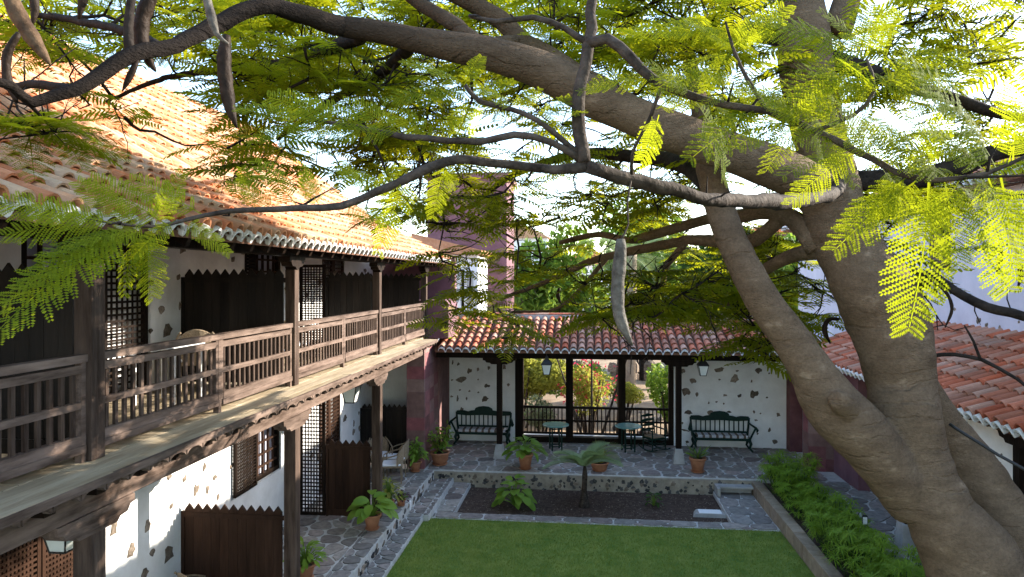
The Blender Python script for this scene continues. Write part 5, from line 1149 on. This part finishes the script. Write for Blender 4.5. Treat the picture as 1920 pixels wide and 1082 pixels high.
for k in range(4):
    V, Fq = frond_hi(k); HI.append((np_mesh('frond', V, Fq, 'leaf_n'), np_mesh('frond', V, Fq, 'leaf')))
for (p, d, up, L, y_) in FR[:300]: link('frond', rg.choice(HI)[0 if y_ else 1], tree, orient(p, d, up, L))
LO = [frond_lo(k) for k in range(6)]; Vs = []; Fs = []; o = 0
for (p, d, up, L, y_) in FR[300:]:
    V, Fq = rg.choice(LO); a = np.array(orient(p, d, up, L)); Vs.append(V@a[:3, :3].T+a[:3, 3]); Fs.append(Fq+o); o += len(V)
kind(link('foliage', np_mesh('foliage', np.concatenate(Vs), np.concatenate(Fs), 'leaf'), tree), 'stuff')
# ---- seed pods
def pod(cp, m='pod'):
    pts, rr = spline([(u, v, D, hw) for u, v, D, hw in cp], .03); n = len(pts); b = MB(); b.tube(pts, [r*(min(1, .75+.12*i) if i < n-4 else .5+.15*(n-1-i))*(1+.07*math.sin(i*2.1)) for i, r in enumerate(rr)], 12)
    b.v = [tuple(pts[i//12]+(Vector(v)-pts[i//12])*1.0) for i, v in enumerate(b.v)]; b.build('seed_pod', m, tree, True)
pod([(1164, 448, 3.0, 10), (1163, 480, 3.0, 12.5), (1158, 540, 3.0, 12.5), (1161, 590, 3.0, 11.5), (1174, 625, 3.0, 10), (1186, 648, 3.0, 4)], 'pod_g'); limb([(1164, 450, 3.0, 2.5), (1178, 420, 3.05, 1.6), (1176, 380, 3.05, 1.6), (1184, 335, 3.1, 2.5)], 'bark_l', 6, 'pod_stalk', False)
pod([(425, 66, 3.6, 9), (420, 110, 3.6, 13), (424, 160, 3.6, 13), (432, 205, 3.6, 11), (444, 240, 3.6, 4)])
pod([(10, -30, 2.8, 14), (30, 20, 2.8, 15), (60, 70, 2.8, 14), (80, 100, 2.8, 11), (94, 120, 2.8, 5)], 'pod_b')
pod([(290, -20, 3.8, 12), (268, 30, 3.8, 14), (266, 80, 3.8, 13), (280, 115, 3.8, 10), (292, 134, 3.8, 4)])
pod([(258, 112, 3.7, 5), (245, 140, 3.7, 7), (235, 160, 3.7, 5), (229, 172, 3.7, 2)]); pod([(386, -10, 3.2, 8), (396, 30, 3.2, 9), (406, 64, 3.2, 7), (428, 82, 3.2, 4)], 'pod_g')
pod([(36, 62, 3.4, 6), (14, 100, 3.4, 8), (14, 150, 3.4, 8), (32, 192, 3.4, 6)]); pod([(1574, 598, 6.4, 3), (1553, 600, 6.4, 4), (1546, 620, 6.4, 5), (1557, 644, 6.4, 3)])
pod([(1752, 530, 5.6, 2.5), (1775, 550, 5.6, 3), (1785, 580, 5.6, 3), (1772, 614, 5.6, 2)]); pod([(1878, 470, 5.6, 4), (1875, 490, 5.6, 5), (1868, 518, 5.6, 2)]); pod([(1912, 500, 5.6, 5), (1914, 520, 5.6, 5), (1908, 540, 5.6, 2)])
pod([(60, -20, 3.3, 9), (66, 20, 3.3, 9), (58, 50, 3.3, 4)]); pod([(158, -10, 4.2, 9), (152, 15, 4.2, 8), (148, 36, 4.2, 4)]); pod([(1049, 540, 8.8, 3), (1046, 555, 8.8, 4), (1053, 572, 8.8, 2)])
